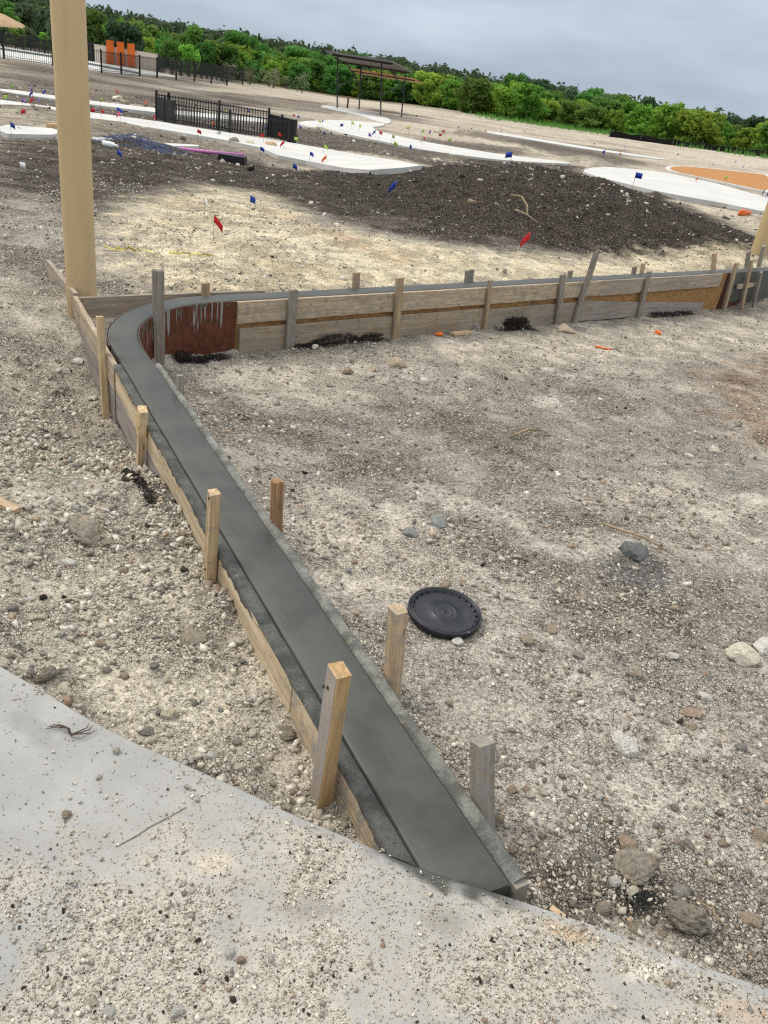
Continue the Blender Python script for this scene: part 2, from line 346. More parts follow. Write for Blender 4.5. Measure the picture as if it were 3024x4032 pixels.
DARKL2=[(-0.889,2.409),(-0.573,2.462),(-0.443,2.231),(-0.605,2.192),(-0.790,2.228)]
DARKL3=[(-1.622,2.843),(-1.384,3.059),(-1.113,2.804),(-1.212,2.652),(-1.484,2.648)]
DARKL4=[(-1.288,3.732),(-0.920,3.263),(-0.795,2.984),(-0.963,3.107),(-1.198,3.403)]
ORSTREAK=[(-2.793,13.300),(-2.114,12.933),(-0.305,11.289),(0.291,10.725),(-0.315,10.311),(-1.420,11.229)]
SLAB=[(-1.138,1.853),(-1.023,1.801),(-0.893,1.741),(-0.751,1.676),(-0.605,1.621),(-0.454,1.575),(-0.307,1.528),(-0.096,1.454),(0.102,1.396),(0.290,1.342),(0.483,1.310),(0.705,1.266),(0.870,1.221),(1.095,1.175)]
ROCKS=[(-1.284,2.870,0.202,0.55,'clod',0),(-1.167,2.815,0.077,0.70,'clod',0),(-1.249,2.614,0.061,0.55,'white',0),(-0.642,2.288,0.112,0.50,'clod',0),(-0.682,2.653,0.058,0.70,'tan',0),(-0.636,2.637,0.060,0.80,'pink',0),(-0.631,2.574,0.046,0.60,'white',0),(-0.209,1.894,0.071,0.60,'clod',0),(-0.602,1.884,0.071,0.80,'cream',0),(-0.965,1.913,0.056,0.60,'cream',0),(-1.031,1.939,0.075,0.60,'clod',0),(-0.387,1.606,0.035,0.90,'white',1),(-0.296,1.582,0.037,0.70,'cream',1),(-0.648,1.802,0.063,0.35,'grey',0),(-0.357,1.830,0.036,0.60,'grey',0),(-2.497,5.580,0.092,0.60,'white',0),(-2.185,5.101,0.073,0.60,'white',0),(-0.528,2.412,0.036,0.60,'grey',0),(-1.234,2.252,0.045,0.50,'cream',0),(-1.285,3.084,0.043,0.60,'white',0),(-1.491,2.890,0.037,0.60,'white',0),(1.587,2.688,0.161,0.60,'cream',0),(1.720,2.802,0.101,0.60,'white',0),(0.954,2.043,0.106,0.70,'speckled',0),(0.322,2.899,0.066,0.65,'tan',0),(0.370,2.481,0.066,0.55,'white',0),(1.348,3.589,0.187,0.60,'wet',0),(0.147,3.394,0.085,0.80,'greyblue',0),(0.293,3.599,0.128,0.40,'greyblue',0),(-0.100,7.087,0.184,0.70,'tan',0),(-0.511,6.646,0.141,0.60,'brown',0),(0.171,6.773,0.084,0.60,'white',0),(0.712,9.014,0.174,0.80,'grey',0),(1.017,9.317,0.156,0.60,'grey',0),(2.617,6.030,0.115,0.70,'cream',0),(1.504,5.618,0.115,0.60,'clod',0),(1.881,9.703,0.301,0.50,'tan',0),(-0.905,7.241,0.080,0.80,'white',0),(2.331,5.799,0.081,0.60,'cream',0),(0.872,1.530,0.150,0.50,'clod',0),(0.974,1.377,0.113,0.75,'clod',0),(0.996,1.472,0.071,0.60,'grey',0),(0.799,1.463,0.042,1.00,'white',0),(0.843,1.438,0.041,0.60,'cream',0),(0.752,1.377,0.050,0.70,'clod',0),(1.312,1.721,0.063,0.70,'tan',0),(1.066,1.651,0.048,0.60,'grey',0),(0.876,1.618,0.064,0.45,'pink',0),(0.755,1.545,0.038,0.50,'grey',0),(1.171,1.790,0.041,0.70,'white',0),(1.173,1.420,0.064,0.40,'tan',0),(1.334,2.376,0.054,0.70,'white',0),(0.884,2.149,0.040,0.70,'white',0),(1.256,2.263,0.076,0.40,'pink',0),(1.231,2.183,0.040,0.70,'tan',0),(0.864,2.532,0.056,0.60,'grey',0),(0.782,2.714,0.059,0.60,'tan',0),(0.648,2.551,0.064,0.50,'tan',0),(1.102,2.467,0.050,0.80,'tan',0),(1.269,2.599,0.057,0.50,'white',0),(1.385,2.112,0.046,0.70,'grey',0),(0.529,1.747,0.039,0.80,'tan',0),(0.468,1.624,0.047,0.80,'clod',0),(0.549,2.007,0.035,0.60,'grey',0),(0.637,1.632,0.031,0.70,'white',0),(-0.655,1.576,0.029,0.80,'cream',1),(-0.665,1.477,0.020,0.70,'cream',1),(-0.422,1.489,0.019,0.80,'cream',1),(-0.697,1.343,0.030,0.60,'tan',1),(-0.190,1.051,0.024,0.80,'white',1),(-0.163,1.039,0.027,0.70,'pink',1),(-0.405,0.892,0.027,0.60,'white',1),(-0.270,0.910,0.033,0.70,'white',1),(-0.445,0.903,0.021,0.70,'cream',1),(-0.603,0.998,0.021,0.70,'white',1),(-0.097,1.053,0.020,0.80,'white',1),(-0.382,1.452,0.018,0.80,'white',1),(0.135,1.385,0.012,1.00,'white',1),(0.907,1.337,0.025,0.50,'tan',0),(-5.460,27.158,0.239,0.60,'orange',0)]
FLAGS=[(-2.63,9.90,'red'),(-3.08,11.07,'white'),(-2.64,11.91,'blue'),(1.53,12.31,'red'),(-6.19,12.17,'white'),(-6.46,14.08,'purple'),(-0.74,15.87,'blue'),(-5.80,15.02,'blue'),(-3.10,17.99,'blue'),(1.58,18.96,'blue'),(4.48,19.46,'blue'),(-9.21,17.85,'blue'),(-2.96,22.21,'orange'),(-4.69,22.04,'blue'),(-3.47,22.67,'blue'),(-10.30,20.75,'red'),(-9.42,22.60,'red'),(-6.97,24.13,'red'),(-4.72,25.56,'red'),(-11.69,23.43,'purple'),(-3.62,26.40,'lime'),(-5.66,26.97,'red'),(-4.83,27.88,'lime'),(-10.75,26.58,'red'),(-10.33,27.07,'pink'),(-9.49,27.79,'red'),(-5.59,29.02,'red'),(-13.59,26.29,'lime'),(-13.02,27.13,'purple'),(-10.78,28.18,'blue'),(-13.26,27.31,'red'),(-6.28,30.01,'blue'),(-1.12,30.67,'blue'),(-7.98,29.72,'orange'),(-11.11,28.84,'blue'),(-1.82,32.77,'lime'),(-14.61,30.07,'blue'),(-4.76,34.17,'blue'),(-15.97,31.23,'lime'),(-15.41,31.70,'purple'),(-13.39,33.05,'lime'),(-5.99,35.60,'purple'),(-15.61,33.23,'blue'),(-3.16,36.64,'purple'),(-2.24,38.41,'lime'),(-12.76,36.52,'orange'),(-10.04,39.26,'lime'),(-3.00,40.59,'red'),(-3.25,41.24,'blue'),(-0.92,42.00,'red'),(15.13,39.24,'blue'),(-4.96,42.33,'blue'),(-9.92,43.10,'blue'),(-16.10,41.72,'orange'),(15.99,41.96,'blue'),(-4.43,45.20,'lime'),(-6.61,45.30,'lime'),(0.47,46.38,'lime'),(-6.54,46.02,'blue'),(-7.98,46.57,'blue'),(13.79,45.72,'orange'),(-8.32,47.13,'red'),(-5.14,47.73,'lime'),(-2.01,50.13,'lime'),(-0.24,50.48,'red'),(-1.29,51.54,'lime'),(-0.76,52.02,'blue'),(9.57,51.46,'blue'),(10.47,51.49,'lime'),(17.24,51.52,'lime'),(-0.08,55.31,'red'),(12.98,63.11,'orange'),(12.16,64.44,'blue'),(2.62,68.38,'white'),(1.12,69.43,'blue'),(3.44,70.42,'red'),(2.17,70.77,'red'),(21.92,69.88,'purple'),(5.09,76.06,'red'),(25.38,73.06,'purple'),(13.27,76.50,'red'),(16.62,79.08,'purple'),(-2.80,81.53,'blue'),(21.43,79.19,'blue'),(7.57,81.81,'red'),(26.97,79.89,'purple'),(8.41,85.33,'white'),(17.77,99.58,'white'),(-22.91,112.02,'white'),(1.41,116.37,'white'),(30.30,112.57,'white'),(-23.57,127.50,'white')]
P5=[(6.704,39.871),(7.855,44.564),(9.531,49.011),(11.802,52.054),(14.163,54.671),(15.371,51.586),(16.275,49.108),(16.136,44.814),(16.420,41.362),(12.407,30.820),(11.466,31.308),(10.882,32.194),(9.863,32.369),(8.759,32.971),(7.979,34.414),(7.023,36.505),(6.690,38.428)]

SLAB_EDGE = [(-3.6, 2.72), (-2.6, 2.42), (-1.8, 2.12)]+SLAB+[(1.6, 1.08), (2.4, .95), (3.4, .82)]
_sx = np.array([p[0] for p in SLAB_EDGE]); _sy = np.array([p[1] for p in SLAB_EDGE])
def slab_y(x): return np.interp(x, _sx, _sy)
def slab_inside(x, y): return slab_y(x)-y        # > 0 on the near slab
def poly_sdf(x, y, poly):
    x = np.asarray(x, float); y = np.asarray(y, float); d = np.full(x.shape, 1e9); ins = np.zeros(x.shape, bool); n = len(poly)
    for i in range(n):
        ax, ay = poly[i]; bx, by = poly[(i+1) % n]; ex, ey = bx-ax, by-ay
        t = np.clip(((x-ax)*ex+(y-ay)*ey)/(ex*ex+ey*ey+1e-9), 0, 1)
        d = np.minimum(d, np.hypot(x-ax-t*ex, y-ay-t*ey))
        cnd = (ay > y) != (by > y)
        ins ^= cnd & (x < (bx-ax)*(y-ay)/(by-ay+1e-12)+ax)
    return np.where(ins, -d, d)

MORTAR = [(-1.08, 7.16, -.30, 7.94, .10), (1.05, 9.28, 1.38, 9.61, .16), (3.45, 11.7, 4.3, 12.5, .07), (-1.95, 6.22, -1.62, 6.55, .09), (-1.42, 3.70, -1.10, 3.20, .04)]
def soil_field(x, y):
    """albedo of the soil types on the site and how many pale chips lie in them"""
    r = np.hypot(x, y); pit = pitsdf(x, y); n = x.shape
    f1 = fbm(x, y, 1.3, 5, 61, .6); f2 = fbm(x, y, 4.5, 4, 71, .6); f3 = fbm(x, y, .35, 4, 81)
    wob = (f2-.5)*1.2
    def lay(col, spk, m):
        nonlocal C, K
        m = np.clip(m, 0, 1)[..., None]; C = C*(1-m)+np.array(col)*m; K = K*(1-m[..., 0])+spk*m[..., 0]
    C = np.zeros(n+(3,)); K = np.zeros(n)
    C[:] = (.39, .35, .285); K[:] = .9                              # crushed pale limestone outside the kerb
    lay((.19, .163, .132), .8, sst(.46, .62, f1)*.8)
    lay((.53, .48, .375), .7, sst(.50, .68, fbm(x, y, 2.2, 5, 93, .6))*.8)
    lay((.15, .125, .10), .5, sst(.62, .74, f2)*.7)
    inp = 1-sst(-.08, .08, pit)
    lay((.275, .246, .212), .50, inp)                                   # graded pit
    lay((.41, .372, .322), .35, inp*sst(.46, .62, fbm(x, y, .9, 5, 101, .6)))
    lay((.135, .115, .097), .5, inp*sst(.52, .68, fbm(x, y, 1.6, 5, 111, .6))*.8)
    def soft(poly, e): return 1-sst(-e, e, poly_sdf(x, y, poly)+wob*e*2.2)
    lay((.47, .42, .345), .35, soft(PALEP1, .35)*.7); lay((.45, .405, .345), .3, soft(PALEP2, .3)*.75); lay((.47, .42, .345), .35, soft(PALEP3, .2)*.7); lay((.50, .445, .355), .5, soft(PALEP4, .5)*.75)
    lay((.125, .105, .083), .45, soft(DARKP1, .3)*.85); lay((.14, .118, .095), .5, soft(DARKP2, .3)*.75); lay((.15, .127, .105), .6, soft(DARKP3, .3)*.85); lay((.12, .10, .082), .6, soft(DARKP4, .15)*.9)
    lay((.20, .115, .065), .25, soft(MULCH, .5)*.8); lay((.10, .10, .10), .15, soft(WETP, .07)*.85); lay((.028, .03, .026), .0, soft(WETP2, .03))
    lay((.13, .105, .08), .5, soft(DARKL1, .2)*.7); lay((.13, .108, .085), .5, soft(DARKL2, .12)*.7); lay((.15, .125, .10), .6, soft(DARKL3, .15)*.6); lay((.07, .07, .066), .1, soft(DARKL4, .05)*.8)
    for sx0, sy0, sx1, sy1, sw in MORTAR:
        t_ = np.clip(((x-sx0)*(sx1-sx0)+(y-sy0)*(sy1-sy0))/((sx1-sx0)**2+(sy1-sy0)**2), 0, 1); lay((.05, .049, .04), 0, (.95 if sw > .05 else .6)*(1-sst(sw*.5, sw*1.3, np.hypot(x-sx0-t_*(sx1-sx0), y-sy0-t_*(sy1-sy0))+wob*sw*.9)))
    bk = sst(6.05, 6.2, MM(x, y))*sst(6.5, 7.0, y)
    lay((.25, .223, .19), .85, bk*(1-inp))                              # grey rubble behind the kerb
    lay((.10, .085, .072), .6, bk*(1-inp)*sst(.40, .56, f1)*.85)
    far = sst(13, 17, r)*bk
    lay((.27, .23, .18), .5, far)
    lay((.055, .045, .038), .35, far*sst(.50, .60, f3)*.8); lay((.40, .35, .275), .4, far*sst(.58, .70, fbm(x, y, .8, 4, 131)))
    stv = fbm(x*.30+y*.08, y, .42, 5, 191, .55); far2 = sst(22, 27, r)*(1-sst(78, 100, r))*bk
    lay((.50, .435, .345), .3, far2*sst(.54, .62, stv)*.85); lay((.055, .044, .036), .3, far2*(1-sst(.36, .45, stv))*.85)
    lay((.041, .031, .025), .13, soft(DARKSOIL, .7)*(.78+.22*sst(.3, .5, f1)))
    lay((.037, .028, .0225), .12, sst(.03, .09, mound(x, y)+wob*.05))
    lay((.20, .175, .145), .6, soft(DARKSOIL, .7)*sst(.60, .74, f1)*.2*(1-sst(0, .2, mound(x, y))))
    lay((.60, .525, .375), .35, soft(STRAW, .5)); lay((.50, .41, .265), .3, soft(STRAW, .5)*sst(.5, .65, f1)*.7); lay((.36, .215, .11), .3, soft(ORSTREAK, .35)*.6*sst(.38, .55, f2))
    lay((.54, .48, .37), .5, soft(CREAMR, .6)); lay((.13, .108, .085), .4, soft(STRIP1, .5)*.7)
    fp = sst(44, 60, r)*sst(-.36, -.1, np.arctan2(x, y)+(f3-.5)*.3)*(.55+.45*sst(.38, .5, stv))     # pale subgrade out to the wood
    lay((.56, .49, .395), .2, fp); lay((.47, .41, .33), .2, fp*sst(.48, .6, fbm(x, y, .12, 4, 141)))
    lay((.065, .052, .042), .3, soft(DIRTB, 1.0)*.9); lay((.15, .122, .098), .3, soft(DIRTC, 1.6)*.75); lay((.07, .056, .047), .3, soft(DIRTC, 1.6)*sst(.46, .58, fbm(x, y, .25, 4, 151)))
    lay((.08, .064, .05), .3, soft(DIRTD, 1.2)*.85); lay((.10, .08, .064), .3, soft(DIRTE, 1.6)*.8); lay((.075, .06, .048), .3, soft(DIRTF, 1.6)*.85)
    lay((.09, .115, .04), 0, sst(112, 128, r+(fbm(x, y, .25, 4, 171)-.5)*26)*sst(-.1, .16, np.arctan2(x, y))); lay((.16, .13, .085), 0, sst(122, 135, r)*(1-sst(-.1, .05, np.arctan2(x, y))))
    return C, K

M = {}
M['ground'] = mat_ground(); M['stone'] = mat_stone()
def put_attr(me, name, data, typ):
    a = me.attributes.new(name, typ, 'POINT')
    a.data.foreach_set('color' if typ == 'FLOAT_COLOR' else 'value', np.ascontiguousarray(data, dtype=np.float32).ravel())
def grid_mesh(name, X, Y, Z):
    nj, ni = X.shape; co = np.stack([X, Y, Z], -1).reshape(-1, 3).astype(np.float32)
    idx = np.arange(nj*ni).reshape(nj, ni)
    q = np.stack([idx[:-1, :-1], idx[:-1, 1:], idx[1:, 1:], idx[1:, :-1]], -1).reshape(-1, 4).astype(np.int32)
    me = bpy.data.meshes.new(name); me.vertices.add(len(co)); me.vertices.foreach_set('co', co.ravel())
    me.loops.add(q.size); me.loops.foreach_set('vertex_index', q.ravel())
    me.polygons.add(len(q)); me.polygons.foreach_set('loop_start', np.arange(0, q.size, 4, dtype=np.int32))
    me.polygons.foreach_set('use_smooth', np.ones(len(q), bool))
    me.update(calc_edges=True); return me
gx = np.concatenate([-np.geomspace(900, 5.2, 75), np.arange(-5, -3, .06), np.arange(-3, 3.2, .02), np.arange(3.2, 8, .05), np.geomspace(8.2, 900, 75)])
gy = np.concatenate([np.linspace(-12, .6, 16), np.arange(.7, 4.6, .02), np.arange(4.6, 9, .03), np.arange(9, 18, .07), np.arange(18, 46, .28), np.geomspace(46.5, 1400, 110)])
GX, GY = np.meshgrid(gx, gy)
GZ = ground(GX, GY)
me = grid_mesh('ground', GX, GY, GZ); C_, K_ = soil_field(GX, GY)
put_attr(me, 'soil', np.concatenate([C_, np.ones(C_.shape[:2]+(1,))], -1), 'FLOAT_COLOR'); put_attr(me, 'speck', K_, 'FLOAT')
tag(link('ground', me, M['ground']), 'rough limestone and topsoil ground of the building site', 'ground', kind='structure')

# ------------------------------------------------------------------ near slab
def mat_slab():
    t = NT('slab_concrete'); c = t.coord(); m = t.attr('soil'); d = t.attr('speck', 2)
    n1 = t.noise(c, 6, 6, .6); n2 = t.noise(c, 42, 5, .7); n3 = t.noise(c, 330, 3, .7)
    base = t.mix(t.ramp(n1, .35, .65), (.335, .332, .32), (.395, .39, .375))
    base = t.mix(t.ramp(n3, .35, .7, 0, .35), base, (.28, .28, .27))
    dust = t.mix(t.ramp(n2, .3, .7), (.58, .535, .465), (.38, .345, .295))
    dm = t.ramp(t.math('ADD', d, t.math('MULTIPLY', t.math('SUBTRACT', n2, .5), 1.5)), .15, .85)
    col = t.mix(t.math('MULTIPLY', dm, .9), base, dust)
    v = t.voro(c, 240, out=1); vd = t.voro(c, 240); r_ = t.sep(v)
    th = t.math('SUBTRACT', .985, t.math('MULTIPLY', dm, .45))
    sp = t.math('MULTIPLY', t.math('GREATER_THAN', r_[0], th), t.ramp(vd, .3, .45, 1, 0))
    col = t.mix(sp, col, t.mix(t.math('GREATER_THAN', r_[1], .72), (.55, .51, .42), (.05, .045, .042)))
    col = t.mix(1.0, col, m, 'MULTIPLY'); col = t.mix(t.attr('wet', 2), col, (.085, .086, .078))
    h = t.math('ADD', t.math('MULTIPLY', sp, .5), t.math('MULTIPLY', n3, .25)); h = t.math('ADD', h, t.math('MULTIPLY', t.math('MULTIPLY', n2, dm), .5))
    return t.done(col, .8, .25, t.bump(h, .006, .9))
M['slab'] = mat_slab()
ex = np.concatenate([np.linspace(-3.6, -1.4, 25), np.linspace(-1.38, 1.4, 190), np.linspace(1.42, 3.4, 25)])
inn = np.concatenate([[0, 0, .0015, .005, .010, .016], np.geomspace(.025, 4.0, 130)])
zz = np.concatenate([[-.16, -.013, -.0065, -.0025, -.0008, 0], np.zeros(130)])
SXg, IN = np.meshgrid(ex, inn); SYg = slab_y(SXg)-IN; SZ = np.repeat(zz[:, None], len(ex), 1)
# smooth rounded corner of the edge line + slight waviness
SZ = SZ+np.where(IN > .03, (fbm(SXg, SYg, 1.5, 3, 3)-.5)*.003, 0)
me = grid_mesh('slab', SXg, SYg, SZ); me.flip_normals()
vv = .67*SXg-.74*SYg+1.36
DU = sst(-.30, .25, vv+(fbm(SXg, SYg, 2.2, 5, 15, .6)-.5)*.8)*(.62+.6*(fbm(SXg, SYg, 7, 4, 25)-.4))
DU = np.clip(DU*(.75+.8*sst(.40, .60, fbm(SXg, SYg, 5.5, 5, 35, .6)))-.45*sst(.54, .66, fbm(SXg, SYg, 3.4, 4, 29)), 0, 1)*sst(.004, .07, IN+.05*(fbm(SXg, SYg, 9, 3, 2)-.3))
WET = 1-sst(.0, .05, np.abs(SXg-.30)*.10-.004+IN+(fbm(SXg, SYg, 30, 3, 8)-.5)*.04)
WET = (1-sst(.018, .055, IN+(fbm(SXg, SYg, 24, 4, 8)-.5)*.07))*(1-sst(.13, .26, np.abs(SXg-.30)))
put_attr(me, 'speck', DU, 'FLOAT'); put_attr(me, 'wet', WET, 'FLOAT'); TI = np.ones(SXg.shape+(4,))
def tint(cx, cy, rx, ry, col, rot=0.0):
    dx, dy = SXg-cx, SYg-cy; u, v = dx*math.cos(rot)+dy*math.sin(rot), -dx*math.sin(rot)+dy*math.cos(rot)
    w_ = (1-sst(.3, 1.0, np.hypot(u/rx, v/ry)+(fbm(SXg, SYg, 16, 4, 66)-.5)*1.3))[..., None]; TI[..., :3] = TI[..., :3]*(1-w_)+np.array(col)*w_
tint(.62, 1.235, .09, .04, (1.15, .92, .74), -.2); tint(.80, 1.165, .10, .022, (1.65, 1.62, 1.58), .45); tint(1.0, 1.10, .09, .04, (1.12, .97, .85)); tint(-.98, 1.15, .10, .12, (1.1, .92, .72)); tint(-.93, 1.62, .16, .05, (.84, .84, .84), -.4); tint(-.30, 1.27, .08, .05, (1.3, 1.25, 1.12)); tint(-.05, 1.2, .12, .05, (.80, .78, .77)); tint(.3, 1.21, .10, .04, (.82, .80, .78))
put_attr(me, 'soil', TI, 'FLOAT_COLOR')
slab = tag(link('concrete_slab', me, M['slab']), 'grey dusty concrete slab in the near corner', 'slab', kind='structure')
joint = MB(); jp = [(-.405, 1.425), (-.44, 1.385), (-.475, 1.35), (-.505, 1.31), (-.54, 1.275)]
for a, b in zip(jp[:-1], jp[1:]): joint.bar((*a, -.0024), (*b, -.0024), .0038, .006)
joint.build('control_joint', mat_plain('joint_grit', (.15, .14, .12), .95, .1, .4, 300), slab)

# ------------------------------------------------------------------ far paths
def mat_path():
    t = NT('new_concrete'); c = t.coord(); n = t.noise(c, .6, 6, .6); n2 = t.noise(c, 9, 5, .7)
    col = t.mix(t.ramp(n, .3, .7), (.52, .52, .50), (.62, .61, .585)); col = t.mix(t.ramp(n2, .54, .76, 0, .45), col, (.42, .37, .30)); col = t.mix(t.ramp(t.noise(c, 2.2, 5, .7), .58, .74, 0, .4), col, (.40, .36, .30))
    return t.done(col, .8, .2, t.bump(n2, .004, .4))
M['path'] = mat_path()
def smooth_poly(poly, it=1):
    for _ in range(it):
        q = []
        for i in range(len(poly)):
            a, b = poly[i], poly[(i+1) % len(poly)]
            q += [(a[0]*.75+b[0]*.25, a[1]*.75+b[1]*.25), (a[0]*.25+b[0]*.75, a[1]*.25+b[1]*.75)]
        poly = q
    return poly
def path_slab(name, poly, z=None, thick=.35, mat='path', sm=1, dz=.10, parent=None):
    poly = smooth_poly(poly, sm) if sm else poly
    ar = sum(poly[i][0]*poly[(i+1) % len(poly)][1]-poly[(i+1) % len(poly)][0]*poly[i][1] for i in range(len(poly)))
    if ar < 0: poly = poly[::-1]
    zt = [(float(base_ground(np.array([p[0]]), np.array([p[1]]))[0])+dz) if z is None else z for p in poly]
    bm = bmesh.new(); top = [bm.verts.new((p[0], p[1], h)) for p, h in zip(poly, zt)]; bot = [bm.verts.new((p[0], p[1], h-thick)) for p, h in zip(poly, zt)]
    n = len(poly)
    bm.faces.new(top)
    for i in range(n): bm.faces.new((top[i], bot[i], bot[(i+1) % n], top[(i+1) % n]))
    bmesh.ops.triangulate(bm, faces=[f for f in bm.faces if len(f.verts) > 4])
    me = bpy.data.meshes.new(name); bm.to_mesh(me); bm.free()
    return link(name, me, M[mat], parent)
for k, (nm, po, z) in enumerate([('path', P1, None), ('path', P1b, None), ('path', P2, None), ('path', P3, None), ('path', P4, None), ('path', PV, None), ('path', P5, -.02), ('path', P7, None), ('path', P8, None)]):
    o = path_slab(nm, po, z, dz=[.055, .04, .055, .055, .055, .05, .1, .04, .049][k], sm=1 if k not in (2,) else 0)
    tag(o, ['short pale concrete path at the left edge beyond the tan post', 'half buried strip of concrete just behind the tan post', 'long white concrete path in front of the black fence ending in a point', 'narrow white path running behind the small black fence', 'white path sweeping from the pavilion behind the dark mound', 'curved concrete pad at the foot of the pavilion', 'broad white rounded concrete slab right of the dark mound', 'faint pale strip of path on the far subgrade', 'white landing joining the two paths beside the black fence'][k], 'path', kind='structure')
pad = path_slab('path', P6, None, dz=.07); tag(pad, 'white concrete edging round the orange play surface', 'path', kind='structure')
M['rubber'] = mat_plain('orange_surfacing', (.42, .21, .085), .95, .1, .22, 6)
cx6 = sum(p[0] for p in P6)/len(P6); cy6 = sum(p[1] for p in P6)/len(P6)
o = path_slab('play_surface', [(p[0]+(cx6-p[0])*.10, p[1]+(cy6-p[1])*.10) for p in P6], None, .1, 'rubber', dz=.085)
tag(o, 'orange brown play surface inside the white edging', 'play surface', kind='structure')

# ------------------------------------------------------------------ the new kerb
def pA(s, o): return NA*o+DA*s
def pB(t, m): return B0+DB*t+NB*(m-B_C)
_den = NA[0]*NB[1]-NA[1]*NB[0]
CORNER = np.array([(A_C*NB[1]-NA[1]*B_C)/_den, (NA[0]*B_C-NB[0]*A_C)/_den])
RAD = 1.30; TURN = math.acos(float(DA@DB)); TL = RAD*math.tan(TURN/2)
PA1 = CORNER-DA*TL; PB1 = CORNER+DB*TL; CEN = PA1+NA*RAD
B0 = PB1.copy()
S_END = float(DA@PA1); 
def centre(n_arc=26, s0=.9, tb=11.5):
    P = [(pA(s, A_C), NA*1.0, DA) for s in np.arange(s0, S_END, .06)]
    a0 = math.atan2(*(PA1-CEN)[::-1])
    for i in range(n_arc+1):
        a = a0-TURN*i/n_arc; d = np.array([math.cos(a), math.sin(a)]); P.append((CEN+d*RAD, -d, np.array([d[1], -d[0]])))
    P += [(B0+DB*t, np.array([.71, -.704]), DB) for t in np.arange(.1, tb, .12)]
    return P        # (point, unit vector to the pit side, heading)
def slab_cut(o):
    s = 1.0
    for _ in range(30):
        p = pA(s, o); s += (float(slab_y(p[0]))-.007-p[1])/.853*.9
    return s
HW = .103
def sweep(prof_fn, pts, s_cut=True):
    """prof_fn(i, u): list of (offset towards the pit, z)"""
    V, Fc, UV = [], [], []; u = 0; last = None; m = None
    for i, (p, nrm, hd) in enumerate(pts):
        if last is not None: u += float(np.hypot(*(p-last)))
        last = p; pr = prof_fn(i, u, p); m = len(pr); av = 0
        for j, (q, z) in enumerate(pr):
            w = p+nrm*q
            V.append([w[0], w[1], z]); UV.append((u, q))
    n = len(pts)
    for i in range(n-1):
        for j in range(m-1): Fc.append((i*m+j, (i+1)*m+j, (i+1)*m+j+1, i*m+j+1))
    Fc.append(tuple(range(m))); Fc.append(tuple((n-1)*m+j for j in range(m-1, -1, -1)))
    return V, Fc, UV, m
def add_uv(me, UV):
    l = me.uv_layers.new(name='UVMap'); vi = np.zeros(len(me.loops), np.int32); me.loops.foreach_get('vertex_index', vi)
    l.data.foreach_set('uv', np.array(UV, np.float32)[vi].ravel())
def mat_wet():
    t = NT('wet_concrete'); uv = t.coord('UV', (14, 150, 1)); c = t.coord()
    tr = t.noise(t.coord('UV', (170, 5, 1)), 1.0, 3, .55); n1 = t.noise(c, 3.2, 5, .6); n2 = t.noise(c, 38, 5, .65); n3 = t.noise(c, 300, 3, .65)
    col = t.mix(t.ramp(n1, .35, .65), (.044, .046, .041), (.074, .076, .068)); col = t.mix(t.ramp(tr, .3, .7, 0, .22), col, (.088, .089, .082)); col = t.mix(t.ramp(n3, .6, .8, 0, .25), col, (.06, .06, .058))
    v = t.voro(c, 11); pit = t.ramp(v, .025, .05, 1, 0); col = t.mix(t.math('MULTIPLY', pit, .75), col, (.018, .018, .017)); col = t.mix(t.ramp(t.noise(t.coord('UV', (3.0, 60, 1)), 1.0, 4, .6), .52, .72, 0, .3), col, (.10, .10, .094)); col = t.mix(t.ramp(t.noise(c, 1.4, 4, .6), .50, .66, 0, .35), col, (.034, .035, .033))
    h = t.math('ADD', t.math('MULTIPLY', tr, .35), t.math('ADD', t.math('MULTIPLY', n3, .12), t.math('MULTIPLY', n2, .2)))
    return t.done(col, t.ramp(n1, .3, .7, .40, .58), .38, t.bump(h, .0022, .8))
M['wet'] = mat_wet()
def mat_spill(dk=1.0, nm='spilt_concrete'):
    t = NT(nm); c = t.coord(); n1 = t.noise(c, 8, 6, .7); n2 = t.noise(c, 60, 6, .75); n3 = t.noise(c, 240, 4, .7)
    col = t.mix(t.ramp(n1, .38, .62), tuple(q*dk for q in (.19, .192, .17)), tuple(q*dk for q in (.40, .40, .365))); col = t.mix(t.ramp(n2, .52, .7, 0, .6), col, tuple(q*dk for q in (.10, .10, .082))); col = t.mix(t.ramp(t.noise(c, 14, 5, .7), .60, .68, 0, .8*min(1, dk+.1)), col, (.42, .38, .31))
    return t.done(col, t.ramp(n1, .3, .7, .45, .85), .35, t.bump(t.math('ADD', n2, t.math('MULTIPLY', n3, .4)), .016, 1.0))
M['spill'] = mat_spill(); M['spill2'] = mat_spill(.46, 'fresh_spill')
pts = centre()
h2 = lambda u, k: float(vnoise(np.array([u*23.0]), np.array([k*7.7]), 4)[0]-.5)
def kerb_prof(i, u, p):
    e1, e2 = h2(u, 1)*.004, h2(u, 2)*.004
    return [(-HW-.001, -.5), (-HW-.001, -.014), (-HW+.0015+e1*.5, -.008), (-HW+.004+e1, -.0025), (-HW+.009, 0.0), (-.03, .0008), (.03, .0008), (HW-.009, 0.0), (HW-.004+e2, -.0025), (HW-.0015+e2*.5, -.008), (HW+.001, -.014), (HW+.001, -.5)]
V, Fc, UV, m = sweep(kerb_prof, pts)
SC = {}
for j in range(m):                                                # the near end is cast against the edge of the slab
    o = OFF(V[j][0], V[j][1]); s = slab_cut(o)
    for i in range(40):
        w = V[i*m+j]; ss = SS(w[0], w[1])
        if ss < s+.012*(i+1): q = pA(s+.012*i, o); w[0], w[1] = float(q[0]), float(q[1]); UV[i*m+j] = (s+.012*i-.9, UV[i*m+j][1])
        w[2] -= .0042*max(0, 1-i/6)
